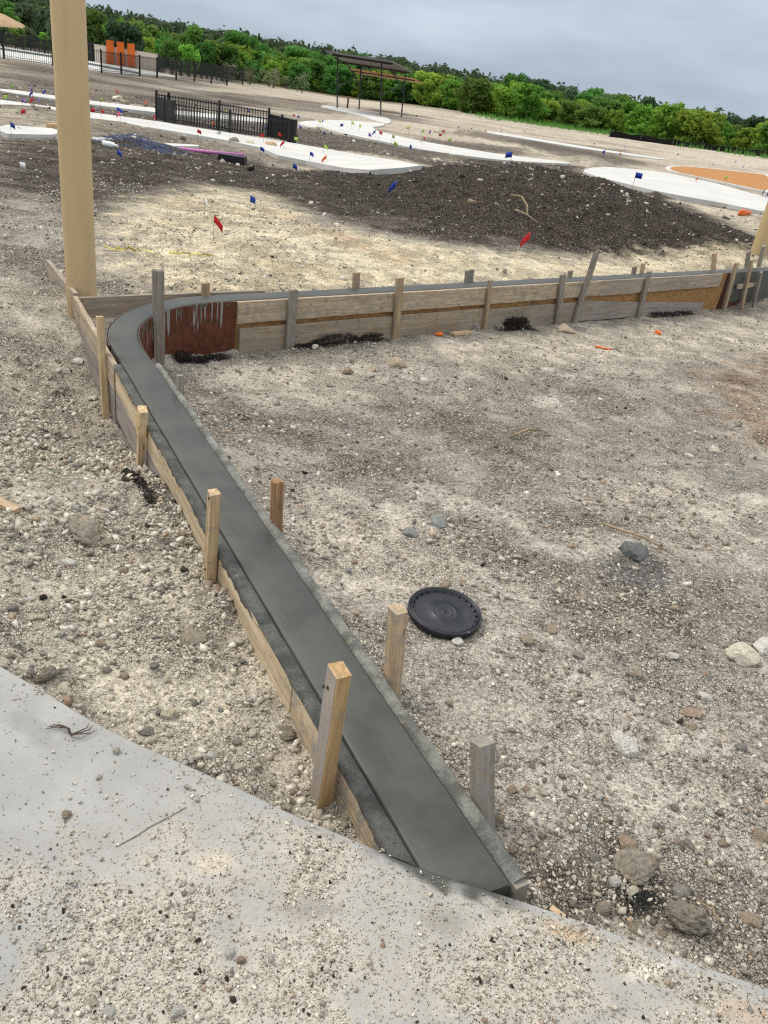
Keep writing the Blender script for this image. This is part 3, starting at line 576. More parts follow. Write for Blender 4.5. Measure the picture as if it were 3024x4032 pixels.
me = bpy.data.meshes.new('concrete_kerb'); me.from_pydata(V, [], Fc); me.update(); me.flip_normals(); add_uv(me, UV)
me.polygons.foreach_set('use_smooth', [True]*len(me.polygons))
kerb = tag(link('concrete_kerb', me, M['wet']), 'freshly poured dark grey concrete kerb bending right behind the tall post', 'kerb')

# spilt concrete on the boards each side of run A (ragged edges)
def spill(side):
    ss = np.arange(.9, 5.0, .012); bm = MB(); V2 = []; rag = []
    for s in ss:
        r1 = float(fbm(np.array([s]), np.array([side*3.0]), 5, 4, 12, .6)[0]); r2 = float(fbm(np.array([s]), np.array([9+side*3.0]), 26, 4, 13, .65)[0])
        if side < 0:
            oi = A_C-HW-.0025; oo = .8508; drop = .004+max(0, (r1-.42)*.10+(r2-.5)*.05)
            rows = [(oi, -.010), (oi-.004, -.0005+(r2-.5)*.003), (oi-.03, .002+(r1-.5)*.006), (oo+.004, .0012+(r2-.5)*.004), (oo-.0015, -.004), (oo-.0025, -.004-drop*.6), (oo+.0005, -.004-drop)]
        else:
            oo = RB_OUT(s)+.002; oi = A_C+HW+.0045; cover = np.clip(.93+(r1-.5)*.7+(r2-.5)*.3, .55, 1.0); oe = oi+(oo-oi)*cover
            rows = [(oi, -.012), (oi+.008, -.001+(r2-.5)*.004), (oi+(oe-oi)*.5, .003+(r1-.5)*.008), (oi+(oe-oi)*.85, .002+(r2-.5)*.005), (oe, -.0025), (oe+.0002, -.010), (oe, -.012)]
        for o_, z in rows:
            smin = slab_cut(o_) if side < 0 else .89
            p = pA(max(s, smin), o_); V2.append((p[0], p[1], z))
    k = 7; n = len(ss)
    F2 = [(i*k+j, (i+1)*k+j, (i+1)*k+j+1, i*k+j+1) for i in range(n-1) for j in range(k-1)]
    me = bpy.data.meshes.new('spilt_concrete'); me.from_pydata(V2, [], F2); me.update()
    if side < 0: me.flip_normals()
    me.polygons.foreach_set('use_smooth', [True]*len(me.polygons))
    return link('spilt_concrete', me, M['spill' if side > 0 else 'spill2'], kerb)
def RB_OUT(s): return 1.164-.006*float(sst(2.2, 3.5, s))
spill(-1); spill(1)

# ------------------------------------------------------------------ form boards, sheets and stakes
W = {}
W['fresh'] = mat_wood('fresh_pine', (.64, .485, .305), (.74, .60, .41), 'X', .25)
W['tan'] = mat_wood('used_pine', (.50, .37, .235), (.60, .475, .325), 'X', .55)
W['grey'] = mat_wood('weathered_pine', (.31, .24, .17), (.41, .335, .255), 'X', .55, dark=.45)
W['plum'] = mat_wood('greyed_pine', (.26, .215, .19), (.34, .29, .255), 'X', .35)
W['cement'] = mat_wood('cement_stained_pine', (.39, .295, .195), (.48, .385, .275), 'X', .52, (.29, .28, .25), dark=.5)
S_ = {}
S_['fresh'] = mat_wood('fresh_stake', (.57, .40, .22), (.69, .52, .32), 'Z', .28)
S_['ribbed'] = mat_wood('ribbed_stake', (.44, .275, .125), (.54, .37, .19), 'Z', .3, rings=True)
S_['tan'] = mat_wood('used_stake', (.46, .325, .19), (.56, .42, .27), 'Z', .45)
S_['grey'] = mat_wood('grey_stake', (.24, .195, .15), (.33, .28, .225), 'Z', .6, dark=.4)
S_['brown'] = mat_wood('brown_stake', (.25, .14, .07), (.35, .21, .115), 'Z', .3, (.30, .27, .23), dark=.3)
S_['pale'] = mat_wood('cement_stake', (.30, .245, .18), (.38, .32, .25), 'Z', .68)
def mat_osb():
    t = NT('strand_board'); c = t.coord(scale=(9, 9, 30)); v = t.voro(c, 2.2, out=1); s = t.sep(v); n = t.noise(t.coord(), 30, 5, .7)
    col = t.mix(s[0], (.25, .125, .04), (.42, .24, .095)); col = t.mix(t.ramp(n, .45, .75, 0, .6), col, (.14, .07, .025)); col = t.mix(t.ramp(t.noise(t.coord(), 3, 5, .7), .58, .7, 0, .8), col, (.10, .085, .065))
    return t.done(col, .75, .3, t.bump(s[1], .003, .6))
def mat_sheet():
    t = NT('rust_form_sheet'); c = t.coord(); run = t.noise(t.coord(scale=(30, 30, 1.6)), 1.0, 4, .6, .2); n = t.noise(c, 14, 5, .7); n2 = t.noise(c, 70, 4, .7)
    tc = t.n('ShaderNodeTexCoord'); sz = t.n('ShaderNodeSeparateXYZ'); t.l(tc.outputs['Object'], sz.inputs[0])
    col = t.mix(t.ramp(n, .35, .7), (.075, .021, .008), (.14, .042, .016)); col = t.mix(t.ramp(n2, .62, .8, 0, .6), col, (.28, .27, .25))
    top = t.ramp(sz.outputs[2], -.46, -.08, -.13, .105)
    m = t.ramp(t.math('ADD', run, top), .66, .71); col = t.mix(m, col, (.27, .275, .26))
    m2 = t.ramp(t.math('ADD', t.noise(c, 7, 5, .65), t.ramp(sz.outputs[2], -.20, -.02, -.27, .07)), .58, .64); col = t.mix(m2, col, (.085, .088, .072))
    return t.done(col, .65, .35, t.bump(t.math('ADD', n2, m), .003, .6))
M['osb'] = mat_osb(); M['sheet'] = mat_sheet()
BOARD_N = [0]
def board(p0, p1, z0, z1, th, mat, label, side=1, z0b=None, z1b=None, group='form boards', end_wane=.004):
    """a plank from p0 to p1 (xy of the face that looks away from the kerb); thickness th towards the kerb on the left of travel (side=1) or right"""
    p0, p1 = np.array(p0, float), np.array(p1, float); L = float(np.hypot(*(p1-p0))); z0b = z0 if z0b is None else z0b; z1b = z1 if z1b is None else z1b
    n = max(4, int(L/.12)); m = MB(); random.seed(int(L*1000)+BOARD_N[0]); BOARD_N[0] += 1; prof = []
    for i in range(n+1):
        f = i/n; x = f*L; w1 = random.uniform(-.0022, .0022); a, b = z0*(1-f)+z0b*f+random.uniform(-.002, .002), z1*(1-f)+z1b*f+random.uniform(-.003, .003)
        c = .0035; y0, y1 = w1, th*side+w1
        ring = [(x, y0+c*side, a), (x, y1-c*side, a), (x, y1, a-c), (x, y1, b+c), (x, y1-c*side, b), (x, y0+c*side, b), (x, y0, b+c), (x, y0, a-c)]
        m.v += ring
        if i:
            k = (i-1)*8; m.f += [(k+j, k+8+j, k+8+(j+1) % 8, k+(j+1) % 8) for j in range(8)]
    m.f.append(tuple(range(7, -1, -1))); m.f.append(tuple(n*8+j for j in range(8)))
    me = m.mesh('form_board'); bm = bmesh.new(); bm.from_mesh(me); bmesh.ops.recalc_face_normals(bm, faces=bm.faces); bm.to_mesh(me); bm.free()
    o = link('form_board', me, W[mat]); o.location = (p0[0], p0[1], 0); o.rotation_euler[2] = math.atan2(p1[1]-p0[1], p1[0]-p0[0])
    return tag(o, label, 'form board', group)
def nails(o, spots):
    for x, y, z in spots: MB().box((x-.004, y-.003, z-.004), (x+.004, y+.003, z+.004)).build('nail', M['dark'], o)
M['dark'] = mat_plain('dark_nail', (.03, .022, .018), .6, .4)
LO = .853; sl = slab_cut(LO)
board(pA(sl+.004, LO), pA(1.80, LO), -.003, -.165, .037, 'tan', 'short cement-smeared form board nearest the camera, left of the kerb, running to the slab', -1)
b2 = board(pA(1.803, LO-.004), pA(4.93, LO+.002), -.003, -.155, .037, 'fresh', 'long clean pine form board along the left side of the kerb', -1)
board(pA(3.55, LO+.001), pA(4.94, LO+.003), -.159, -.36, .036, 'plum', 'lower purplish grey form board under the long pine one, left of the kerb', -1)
board(pA(4.945, LO-.006), pA(6.66, LO-.012), -.001, -.165, .037, 'cement', 'upper cement-stained form board between the two stakes before the tan post', -1)
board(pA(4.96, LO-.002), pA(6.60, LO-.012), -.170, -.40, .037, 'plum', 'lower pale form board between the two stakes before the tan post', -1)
board((-2.795, 6.215), (-3.47, 7.17), -.002, -.24, .040, 'grey', 'weathered board end sticking out left behind the tan post', -1)
board((-2.745, 6.15), (-1.47, 7.375), -.012, -.26, .038, 'grey', 'dark weathered board closing the corner in front of the tan post', -1)
# right of run A: one plank whose outer face flares a little at the near end
def right_plank():
    V, F = [], []; ss = np.arange(.885, 4.93, .05); 
    for s in ss:
        oi = A_C+HW+.006; oo = RB_OUT(s); w = float(vnoise(np.array([s*9]), np.array([3.]), 6)[0]-.5)*.004
        for o_, z in ((oi, -.010), (oo-.004+w, -.008), (oo+w, -.013), (oo+w, -.16), (oi, -.16)):
            p = pA(s, o_); V.append((p[0], p[1], z))
    n = len(ss); F = [(i*5+j, (i+1)*5+j, (i+1)*5+(j+1) % 5, i*5+(j+1) % 5) for i in range(n-1) for j in range(5)]+[(4, 3, 2, 1, 0), tuple((n-1)*5+j for j in range(5))]
    me = bpy.data.meshes.new('form_board'); me.from_pydata(V, [], F); me.update()
    bm = bmesh.new(); bm.from_mesh(me); bmesh.ops.recalc_face_normals(bm, faces=bm.faces); bm.to_mesh(me); bm.free()
    return tag(link('form_board', me, W['cementA']), 'long cement-covered form board along the right side of the kerb', 'form board', 'form boards')
W['cementA'] = mat_wood('cement_plank', (.27, .19, .115), (.34, .255, .165), 'X', 1.0, (.29, .295, .28), dark=.5)
right_plank()
# curved form sheets round the bend
def sheet(off, th, zt, zb, a0, a1, label, matn='sheet', side=1):
    V, F = [], []; n = 26; ang0 = math.atan2(*(PA1-CEN)[::-1])
    for i in range(n+1):
        a = ang0-TURN*(a0+(a1-a0)*i/n); d = np.array([math.cos(a), math.sin(a)])
        for rr, z in ((RAD+off, zt), (RAD+off+th, zt), (RAD+off+th, zb), (RAD+off, zb)):
            p = CEN+d*rr; V.append((p[0], p[1], z))
    F = [(i*4+j, (i+1)*4+j, (i+1)*4+(j+1) % 4, i*4+(j+1) % 4) for i in range(n) for j in range(4)]+[(3, 2, 1, 0), tuple(n*4+j for j in range(4))]
    me = bpy.data.meshes.new('form_sheet'); me.from_pydata(V, [], F); me.update()
    bm = bmesh.new(); bm.from_mesh(me); bmesh.ops.recalc_face_normals(bm, faces=bm.faces); bm.to_mesh(me); bm.free()
    return tag(link('form_sheet', me, M[matn]), label, 'form sheet')
sheet(-HW-.009, .007, -.004, -.56, -.02, 1.10, 'rust brown bent form sheet streaked with cement inside the bend')
sheet(HW+.002, .007, -.004, -.30, 0.0, 1.0, 'thin bent form sheet round the outside of the bend')
# run B, pit side: strand board sheet behind, two tiers of planks in front
T0 = float(DB@(np.array([-1.549, 6.734])-B0))
mI = B_C-HW-.042                                                    # face of the planks towards the pit
m = MB(); q = [pB(T0-.03, mI+.040), pB(T0+9.3, mI+.040), pB(T0+9.3, mI+.046), pB(T0-.03, mI+.046)]
m.add([(p[0], p[1], z) for z in (-.65, -.006) for p in q], [(0, 3, 2, 1), (4, 5, 6, 7), (0, 1, 5, 4), (1, 2, 6, 5), (2, 3, 7, 6), (3, 0, 4, 7)])
tag(m.build('form_sheet', M['osb']), 'orange strand board showing between the two tiers of planks', 'form sheet')
def bb(t0, t1, z0, z1, mat, label, **k): return board(pB(T0+t0, mI), pB(T0+t1, mI), z0, z1, .037, mat, label, 1, **k)
bb(.0, 3.30, -.004, -.198, 'cement', 'upper plank of the far form, left length starting at the rust sheet')
bb(3.303, 5.62, -.003, -.200, 'cement', 'upper plank of the far form, middle length with a dark wet stain')
bb(5.623, 9.05, -.004, -.205, 'grey', 'upper plank of the far form, weathered right length')
bb(.03, 3.42, -.245, -.50, 'cement', 'lower plank of the far form, left length starting at the rust sheet')
bb(3.424, 5.55, -.262, -.53, 'grey', 'lower plank of the far form, middle length behind a dark clump')
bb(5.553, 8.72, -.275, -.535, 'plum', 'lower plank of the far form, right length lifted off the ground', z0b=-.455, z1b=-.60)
m = MB(); q = [pB(T0+9.32, mI+.03), pB(T0+12.6, mI+.30), pB(T0+12.6, mI+.306), pB(T0+9.32, mI+.036)]
m.add([(p[0], p[1], z) for z in (-.66, -.01) for p in q], [(0, 3, 2, 1), (4, 5, 6, 7), (0, 1, 5, 4), (1, 2, 6, 5), (2, 3, 7, 6), (3, 0, 4, 7)])
tag(m.build('form_sheet', M['sheet']), 'rust brown form sheet at the far right end of the far kerb', 'form sheet')
board(pB(T0+9.75, mI-.01), pB(T0+12.0, mI+.15), -.20, -.275, .037, 'tan', 'short horizontal brace plank on the far right rust sheet', 1)
board(pB(-.30, B_C+HW+.002), pB(9.6, B_C+HW+.004), -.006, -.26, .037, 'grey', 'long back plank of the far form on the mound side', -1)
board(pB(9.62, B_C+HW+.01), pB(11.6, B_C+HW+.05), -.006, -.2, .037, 'tan', 'short back plank of the far form beside the right post', -1)

def stake(base, top, w, th, ang, mat, label, sink=.12, tilt_end=0.0, nail=(), chip=0.0, group='wooden stakes'):
    """base, top: centre line; w along direction ang, th across it"""
    b, t = Vector(base), Vector(top); d = (t-b).normalized(); b2 = b-d*sink; L = (t-b2).length
    ex_ = Vector((math.cos(ang), math.sin(ang), 0)); ex_ = (ex_-d*ex_.dot(d)).normalized(); ey_ = d.cross(ex_)
    random.seed(hash(label) & 0 or len(label)*7+int(abs(base[0])*1000))
    m = MB(); n = 7; c = min(w, th)*.07
    for i in range(n+1):
        f = i/n; z = L*f; k = 1.0 if i else .7; jx, jy = random.uniform(-.0012, .0012), random.uniform(-.0012, .0012)
        a, bb_ = w/2*k, th/2*k; zt = 0
        ring = [(-a+c, -bb_), (a-c, -bb_), (a, -bb_+c), (a, bb_-c), (a-c, bb_), (-a+c, bb_), (-a, bb_-c), (-a, -bb_+c)]
        for (x, y) in ring:
            dz = (tilt_end*x/w + random.uniform(-.004, .003)) if i == n else 0
            m.v.append((x+jx, y+jy, z+dz))
        if i:
            q = (i-1)*8; m.f += [(q+j, q+(j+1) % 8, q+8+(j+1) % 8, q+8+j) for j in range(8)]
    k = n*8; m.v.append((0, 0, L+.0015)); cidx = len(m.v)-1
    m.f += [(k+j, k+(j+1) % 8, cidx) for j in range(8)]; m.f.append(tuple(range(7, -1, -1)))
    o = m.build('wooden_stake', S_[mat])
    o.matrix_world = Matrix(((ex_.x, ey_.x, d.x, b2.x), (ex_.y, ey_.y, d.y, b2.y), (ex_.z, ey_.z, d.z, b2.z), (0, 0, 0, 1)))
    for (x, y, z) in nail: MB().box((x-.004, y-.004, z-.004), (x+.004, y+.004, z+.004)).build('nail', M['dark'], o)
    return tag(o, label, 'stake', group)
aA = math.atan2(DA[1], DA[0]); aB = math.atan2(DB[1], DB[0])
stake((-.056, 1.646, -.15), (-.054, 1.644, .370), .066, .046, aA, 'ribbed', 'tallest nearest wooden stake in the foreground with ribbed grain, by the slab', .12, 0, [(.030, .0235, .56), (.006, .0235, .575)])
stake((-.689, 2.707, -.15), (-.682, 2.695, .281), .047, .043, aA, 'fresh', 'clean pine stake left of the kerb with three stones at its foot', .12, 0, [(.0, .022, .18), (-.008, .022, .53)])
s3 = stake((-1.410, 3.876, -.28), (-1.392, 3.850, -.075), .046, .036, aA, 'tan', 'split pine stake with a snapped lower half, left of the kerb', .12, .018)
up = stake((-1.392, 3.846, -.083), (-1.371, 3.822, .104), .062, .047, aA, 'fresh', 'x', 0.0, .006); up.name = 'upper_half'
for k_ in ('label', 'category', 'group'): del up[k_]
bpy.context.view_layer.update(); _mw = up.matrix_world.copy(); up.parent = s3; up.matrix_parent_inverse = s3.matrix_world.inverted(); up.matrix_world = _mw
stake((-1.993, 4.838, -.40), (-2.042, 4.917, .235), .056, .046, aA, 'fresh', 'tall brown pine stake left of the start of the bend', .12)
stake((-2.731, 6.042, -.45), (-2.818, 6.185, -.011), .056, .046, aA, 'fresh', 'stake nailed to the boards just in front of the tan post', .12)
stake((.435, 1.59, -.10), (.383, 1.673, .166), .054, .054, aA+.06, 'pale', 'grey cement-coated stake nearest the camera on the right of the kerb', .12, .004)
stake((.125, 2.094, -.10), (.098, 2.139, .249), .056, .050, aA, 'tan', 'pine stake standing between the kerb and the black lid', .12, .006)
stake((-.468, 3.016, -.14), (-.492, 3.054, .194), .050, .046, aA, 'brown', 'brown stake right of the kerb halfway to the bend', .12, .008)
stake((-1.345, 4.420, -.28), (-1.362, 4.448, .093), .050, .036, aA, 'grey', 'short grey stake right of the kerb close to the bend', .12)
stake((-1.990, 5.930, -.40), (-1.988, 5.905, .360), .088, .040, aB-.25, 'grey', 'tall weathered grey stake standing inside the bend', .12)
FAR = [((-1.132, 7.114, -.47), (-1.136, 7.11, .091), .090, 'pale', 'leftmost stake of the far form, wide and leaning against the planks'),
 ((-.164, 8.091, -.49), (-.208, 8.046, .157), .086, 'tan', 'second stake from the left on the far form, wide pine'),
 ((.843, 9.106, -.5), (.789, 9.051, .095), .052, 'tan', 'narrow third stake from the left on the far form'),
 ((1.849, 10.12, -.54), (1.751, 10.021, .119), .088, 'grey', 'fourth stake on the far form, grey, just left of the long slanting one'),
 ((2.109, 10.383, -.54), (2.179, 10.453, .374), .090, 'grey', 'long slanting stake standing highest on the far form'),
 ((3.237, 11.521, -.57), (3.187, 11.47, .104), .086, 'grey', 'grey stake alone right of the long slanting one on the far form'),
 ((5.13, 13.429, -.6), (5.044, 13.342, .176), .092, 'tan', 'wide pine stake where the far planks end on the right'),
 ((5.591, 13.894, -.6), (5.407, 13.708, .212), .07, 'tan', 'steep narrow stake in front of the right rust sheet'),
 ((5.912, 14.218, -.6), (5.783, 14.088, .001), .07, 'grey', 'lowest grey stake at the far right end of the form')]
for b, t, w, mt, lb in FAR: stake(b, t, w, .038, aB, mt, lb, .12)
BK = [((-1.88, 6.868, -.14), (-1.882, 6.866, .088), .068, 'tan', 'leftmost stake top behind the far kerb'), ((-.645, 8.114, -.14), (-.66, 8.099, .134), .074, 'tan', 'second stake top behind the far kerb, clean pine'),
 ((.576, 9.345, -.14), (.552, 9.321, .119), .12, 'grey', 'dark wide stake top behind the far kerb'), ((1.983, 10.764, -.14), (1.967, 10.748, .062), .066, 'grey', 'lowest stake top behind the far kerb by the long slanting stake'),
 ((3.094, 11.885, -.14), (3.07, 11.86, .078), .075, 'grey', 'grey short member of a pair of stake tops behind the far kerb'), ((3.26, 12.052, -.14), (3.216, 12.007, .129), .066, 'tan', 'taller pine member of a pair of stake tops behind the far kerb'),
 ((4.85, 13.65, -.14), (4.703, 13.507, .261), .095, 'tan', 'pine stake top leaning behind the far kerb near its right end'), ((5.70, 14.51, -.14), (5.574, 14.386, .267), .095, 'grey', 'grey stake top beside the right tan post'), ((6.03, 14.85, -.14), (5.94, 14.755, .357), .10, 'pale', 'stake in front of the right tan post')]
for b, t, w, mt, lb in BK: stake(b, t, w, .040, aB, mt, lb, .1, 0, (), 0, 'stake tops behind the far kerb')

# ------------------------------------------------------------------ tan steel posts
def mat_post():
    t = NT('tan_powder_coat'); c = t.coord(); n = t.noise(c, 90, 4, .6); n2 = t.noise(t.coord(scale=(3, 3, .5)), 2.0, 4, .6)
    sz = t.n('ShaderNodeSeparateXYZ'); tc = t.n('ShaderNodeTexCoord'); t.l(tc.outputs['Object'], sz.inputs[0])
    col = t.mix(t.ramp(n2, .3, .7), (.54, .395, .205), (.59, .435, .235)); dirt = t.math('MULTIPLY', t.ramp(sz.outputs[2], .0, .5, .5, 0), t.ramp(t.noise(c, 22, 5, .7), .35, .7)); col = t.mix(dirt, col, (.33, .27, .18)); col = t.mix(t.ramp(t.noise(t.coord(scale=(14, 14, .8)), 1.0, 5, .65), .56, .74, 0, .35), col, (.40, .31, .18))
    return t.done(col, .45, .4, t.bump(n, .0003, .3))
M['post'] = mat_post()
def post(x, y, r, label):
    z = gz(x, y); m = MB(); m.tube([(0, 0, -.3), (0, 0, 5.2)], r, 72, cap=False)
    return tag(m.build('steel_post', M['post'], None, (x, y, z), True), label, 'post')
post(-2.845, 6.49, .1225, 'tall round tan steel post standing in the corner of the boards at left')
post(6.50, 16.30, .150, 'round tan steel post cut by the right edge of the picture')

# ------------------------------------------------------------------ background: fences, wall, panels, pavilion
M['black'] = mat_plain('black_steel', (.012, .012, .013), .5, .4, .2)
M['orange'] = mat_plain('orange_panel', (.55, .105, .008), .55, .35, .12, 1.2)
M['tanwall'] = mat_plain('tan_concrete_wall', (.60, .52, .43), .9, .15, .1, .8)
M['greyroof'] = mat_plain('grey_roof_sheet', (.16, .155, .16), .6, .4, .1, 1)
M['orangeroof'] = mat_plain('orange_roof_sheet', (.42, .20, .055), .55, .4, .15, 1)
M['steel'] = mat_plain('dark_bronze_steel', (.035, .033, .033), .55, .4, .2, 2)
M['palefoot'] = mat_plain('dusty_steel', (.15, .14, .13), .7, .3, .15, 2)
M['turf'] = mat_plain('green_turf', (.05, .12, .02), .95, .1, .3, 3)
M['darkstrip'] = mat_plain('dark_kerb_strip', (.075, .085, .10), .9, .2, .2, 2)
BOXU = MB().box((-.5, -.5, 0), (.5, .5, 1)).mesh('unit_bar')
def unit_copy(name, mat, parent, loc, scale, rz=0.0):
    key = 'u_'+mat.name
    if key not in bpy.data.meshes:
        me = BOXU.copy(); me.name = key; me.materials.append(mat)
    o = bpy.data.objects.new(name, bpy.data.meshes[key]); COL.objects.link(o); o.parent = parent; o.location = loc; o.scale = scale; o.rotation_euler[2] = rz; return o
def fence_run(root, a, b, h, step, post_w, zf, pw=.018, rails=(.12, .92), posts=None, post_extra=.06):
    a, b = Vector(a), Vector(b); L = (b-a).length; d = (b-a)/L; rz = math.atan2(d.y, d.x); n = int(L/step)
    for k in range(1, n): 
        p = a+d*(L*k/n); unit_copy('picket', M['black'], root, (p.x, p.y, zf(p.x, p.y)+.04), (pw, pw, h-.06), rz)
    for f in rails:
        m = MB(); K = 6; pp = [a+d*(L*k/K) for k in range(K+1)]
        for q, r2 in zip(pp[:-1], pp[1:]): m.bar((q.x, q.y, zf(q.x, q.y)+h*f), (r2.x, r2.y, zf(r2.x, r2.y)+h*f), .03, .035)
        m.build('rail', M['black'], root)
    for f in (posts or (0, 1)):
        p = a+d*(L*f); unit_copy('post', M['black'], root, (p.x, p.y, zf(p.x, p.y)-.1), (post_w, post_w, h+.1+post_extra), rz)
root = empty('picket_fence')
flat = lambda z: (lambda x, y: z)
fence_run(root, (-10.48, 31.0), (-6.35, 31.0), .92, .10, .075, flat(-.16), .024, posts=(0, .11, .56, 1))
fence_run(root, (-9.31, 29.3), (-5.05, 29.3), .68, .10, .075, flat(-.10), .024, posts=(0, .46, .95, 1))
fence_run(root, (-10.48, 31.0), (-9.31, 29.3), .78, .04, .06, flat(-.13), .03, posts=(.5,))
fence_run(root, (-6.35, 31.0), (-5.05, 29.3), .78, .04, .06, flat(-.13), .03, posts=(.5,))
tag(root, 'small black picket fence enclosure behind the long white path', 'fence')
bg1 = lambda x, y: float(base_ground(np.array([x]), np.array([y]))[0])
root = empty('picket_fence'); A0, A1 = (-37.95, 73.0), (-28.6, 93.6)
L_pts = [(-44.0, 70.5), (-37.7, 74.0), (-36.7, 76.2), (-30.6, 76.6), (-29.9, 80.0), (-29.1, 84.6), (-28.9, 89.5), (-27.4, 94.0), (-24.96, 97.8)]
line = [(-41.5, 72.0), (-30.6, 76.0), (-29.0, 86.0), (-25.0, 97.8)]
fence_run(root, line[0], line[1], 1.78, .17, .13, bg1, .030, posts=(0, .33, .66, 1.0))
fence_run(root, line[1], line[2], 1.75, .17, .13, bg1, .030, posts=(.33, .66))
fence_run(root, line[2], line[3], 1.75, .17, .13, bg1, .030, posts=(0, .25, .5, .75, 1))
tag(root, 'long black steel fence with tall posts in front of the tan wall', 'fence')
root = empty('screened_fence')
fence_run(root, (-58.5, 103.5), (-46.4, 106.5), 1.55, .16, .14, bg1, .075, posts=(.2, .36, .55, .75, .93, 1), post_extra=.3)
tag(root, 'dark close-boarded black fence at the far left', 'fence')
root = empty('screened_fence')
fence_run(root, (-35.0, 104.3), (-26.2, 110.5), 1.85, .14, .13, bg1, .060, posts=(0, .25, .5, .75, 1), post_extra=.1)
tag(root, 'black screened fence running right from the end of the tan wall', 'fence')
def slab_thing(name, pts4, z, th, mat, label, cat):
    return tag(path_slab(name, pts4, z, th, mat, sm=0, dz=.05), label, cat, kind='structure')
slab_thing('plaza', [(-60, 108), (-46, 110), (-33.5, 103), (-29.8, 96), (-31, 79), (-42, 73), (-60, 74)], None, .4, 'path', 'pale concrete plaza behind the long black fence', 'plaza')
tag(path_slab('turf_strip', [(-52, 99), (-45.5, 101.5), (-45, 99.5), (-52, 96.5)], None, .3, 'turf', sm=0, dz=.075), 'narrow green turf strip on the plaza', 'turf', kind='structure')
tag(path_slab('dark_strip', [(-53, 96), (-44, 99), (-33, 92), (-31.6, 88), (-33, 87.5), (-44, 94.2), (-53, 90)], None, .3, 'darkstrip', sm=0, dz=.07), 'dark grey strip across the plaza', 'paving', kind='structure')
zt = .85
root = empty('concrete_wall', (-39.2, 105.2, .6)); 
for k in range(4):
    unit_copy('wall_panel', M['tanwall'], root, (-3.9+1.96*k+.98-.0, 0, 0), (1.945, .25, 1.84))
unit_copy('coping', M['tanwall'], root, (0.0, 0, 1.842), (7.9, .32, .05))
tag(root, 'tan concrete wall behind the three orange panels', 'wall')
for x, lb in ((-40.97, 'left orange panel of three standing against the tan wall'), (-39.70, 'middle orange panel of three standing against the tan wall'), (-38.42, 'right orange panel of three standing against the tan wall')):
    root = empty('orange_panel', (x, 104.6, .6)); unit_copy('panel', M['orange'], root, (0, 0, .02), (.86, .12, 2.5)); unit_copy('fin', M['palefoot'], root, (.1, -.16, .0), (.05, .05, .5)); unit_copy('base_plate', M['steel'], root, (0, 0, 0), (.95, .3, .03))
    tag(root, lb, 'panel', 'orange panels')
root = empty('dark_cabinet', (-43.75, 105.3, .6)); unit_copy('body', M['black'], root, (0, 0, 0), (.9, .5, 2.0)); unit_copy('shelf', M['palefoot'], root, (0, -.26, .95), (.86, .04, .05)); unit_copy('side_post', M['black'], root, (.55, -.1, 0), (.14, .14, 2.15))
tag(root, 'black cabinet at the left end of the tan wall', 'cabinet')

def pavilion():
    root = empty('pavilion', (0, 0, 0)); S0 = M['steel']
    def leg(p, q, w=.12):
        m = MB(); m.bar(p, q, w); m.build('leg', S0, root)
        f = MB(); pv, qv = Vector(p), Vector(q); f.bar(pv, pv+(qv-pv)*.25, w+.02); f.build('foot_sleeve', M['palefoot'], root)
    leg((-9.95, 79.0, .25), (-10.35, 79.0, 4.28)); leg((-5.85, 78.0, .1), (-6.3, 78.0, 4.28))
    leg((-8.4, 83.5, .3), (-8.65, 83.5, 3.95)); leg((-4.2, 82.5, .15), (-4.35, 82.5, 3.95))
    for a, b in (((-8.5, 83.5, 2.3), (-9.9, 81.0, 4.1)), ((-4.3, 82.5, 2.2), (-5.6, 81.0, 4.1)), ((-8.5, 83.6, 2.6), (-9.0, 88.5, 3.45)), ((-4.3, 82.6, 2.5), (-4.6, 88.5, 3.45)), ((-10.1, 79.2, 1.9), (-9.0, 83.2, 3.0)), ((-6.0, 78.2, 1.8), (-4.6, 82.3, 2.9))):
        MB().bar(a, b, .08).build('brace', S0, root)
    r = MB(); zz2 = 4.36
    r.add([(-11.05, 76, 4.40), (-5.25, 76, 4.40), (-3.95, 86.5, 4.16), (-10.55, 86.5, 4.16), (-11.05, 76, 4.50), (-5.25, 76, 4.50), (-3.95, 86.5, 4.26), (-10.55, 86.5, 4.26)], [(0,3,2,1),(4,5,6,7),(0,1,5,4),(1,2,6,5),(2,3,7,6),(3,0,4,7)])
    rf = r.build('roof', M['greyroof'], root)
    MB().bar((-10.6, 77.3, 4.30), (-5.3, 77.3, 4.30), .16, .16).build('beam', S0, rf); MB().bar((-10.3, 85.6, 4.07), (-4.2, 85.6, 4.07), .16, .14).build('beam', S0, rf)
    r = MB(); r.add([(-10.3, 88, 3.66), (-3.95, 88, 3.66), (-3.05, 95, 3.50), (-10.2, 95, 3.50), (-10.3, 88, 3.76), (-3.95, 88, 3.76), (-3.05, 95, 3.60), (-10.2, 95, 3.60)], [(0,3,2,1),(4,5,6,7),(0,1,5,4),(1,2,6,5),(2,3,7,6),(3,0,4,7)])
    lf = r.build('lower_roof', M['orangeroof'], root); MB().bar((-10.2, 90, 3.57), (-3.7, 90, 3.57), .12, .10).build('beam', S0, lf)
    return tag(root, 'open shade pavilion with a grey upper roof and an orange lower roof on thin legs', 'pavilion')
pavilion()
o = empty('bollard', (-9.75, 85.3, bg1(-9.75, 85.3))); unit_copy('shaft', M['black'], o, (0, 0, 0), (.14, .14, .62)); unit_copy('cap', M['palefoot'], o, (0, 0, .62), (.17, .17, .3)); tag(o, 'short dark post with pale head beside the pavilion', 'bollard')
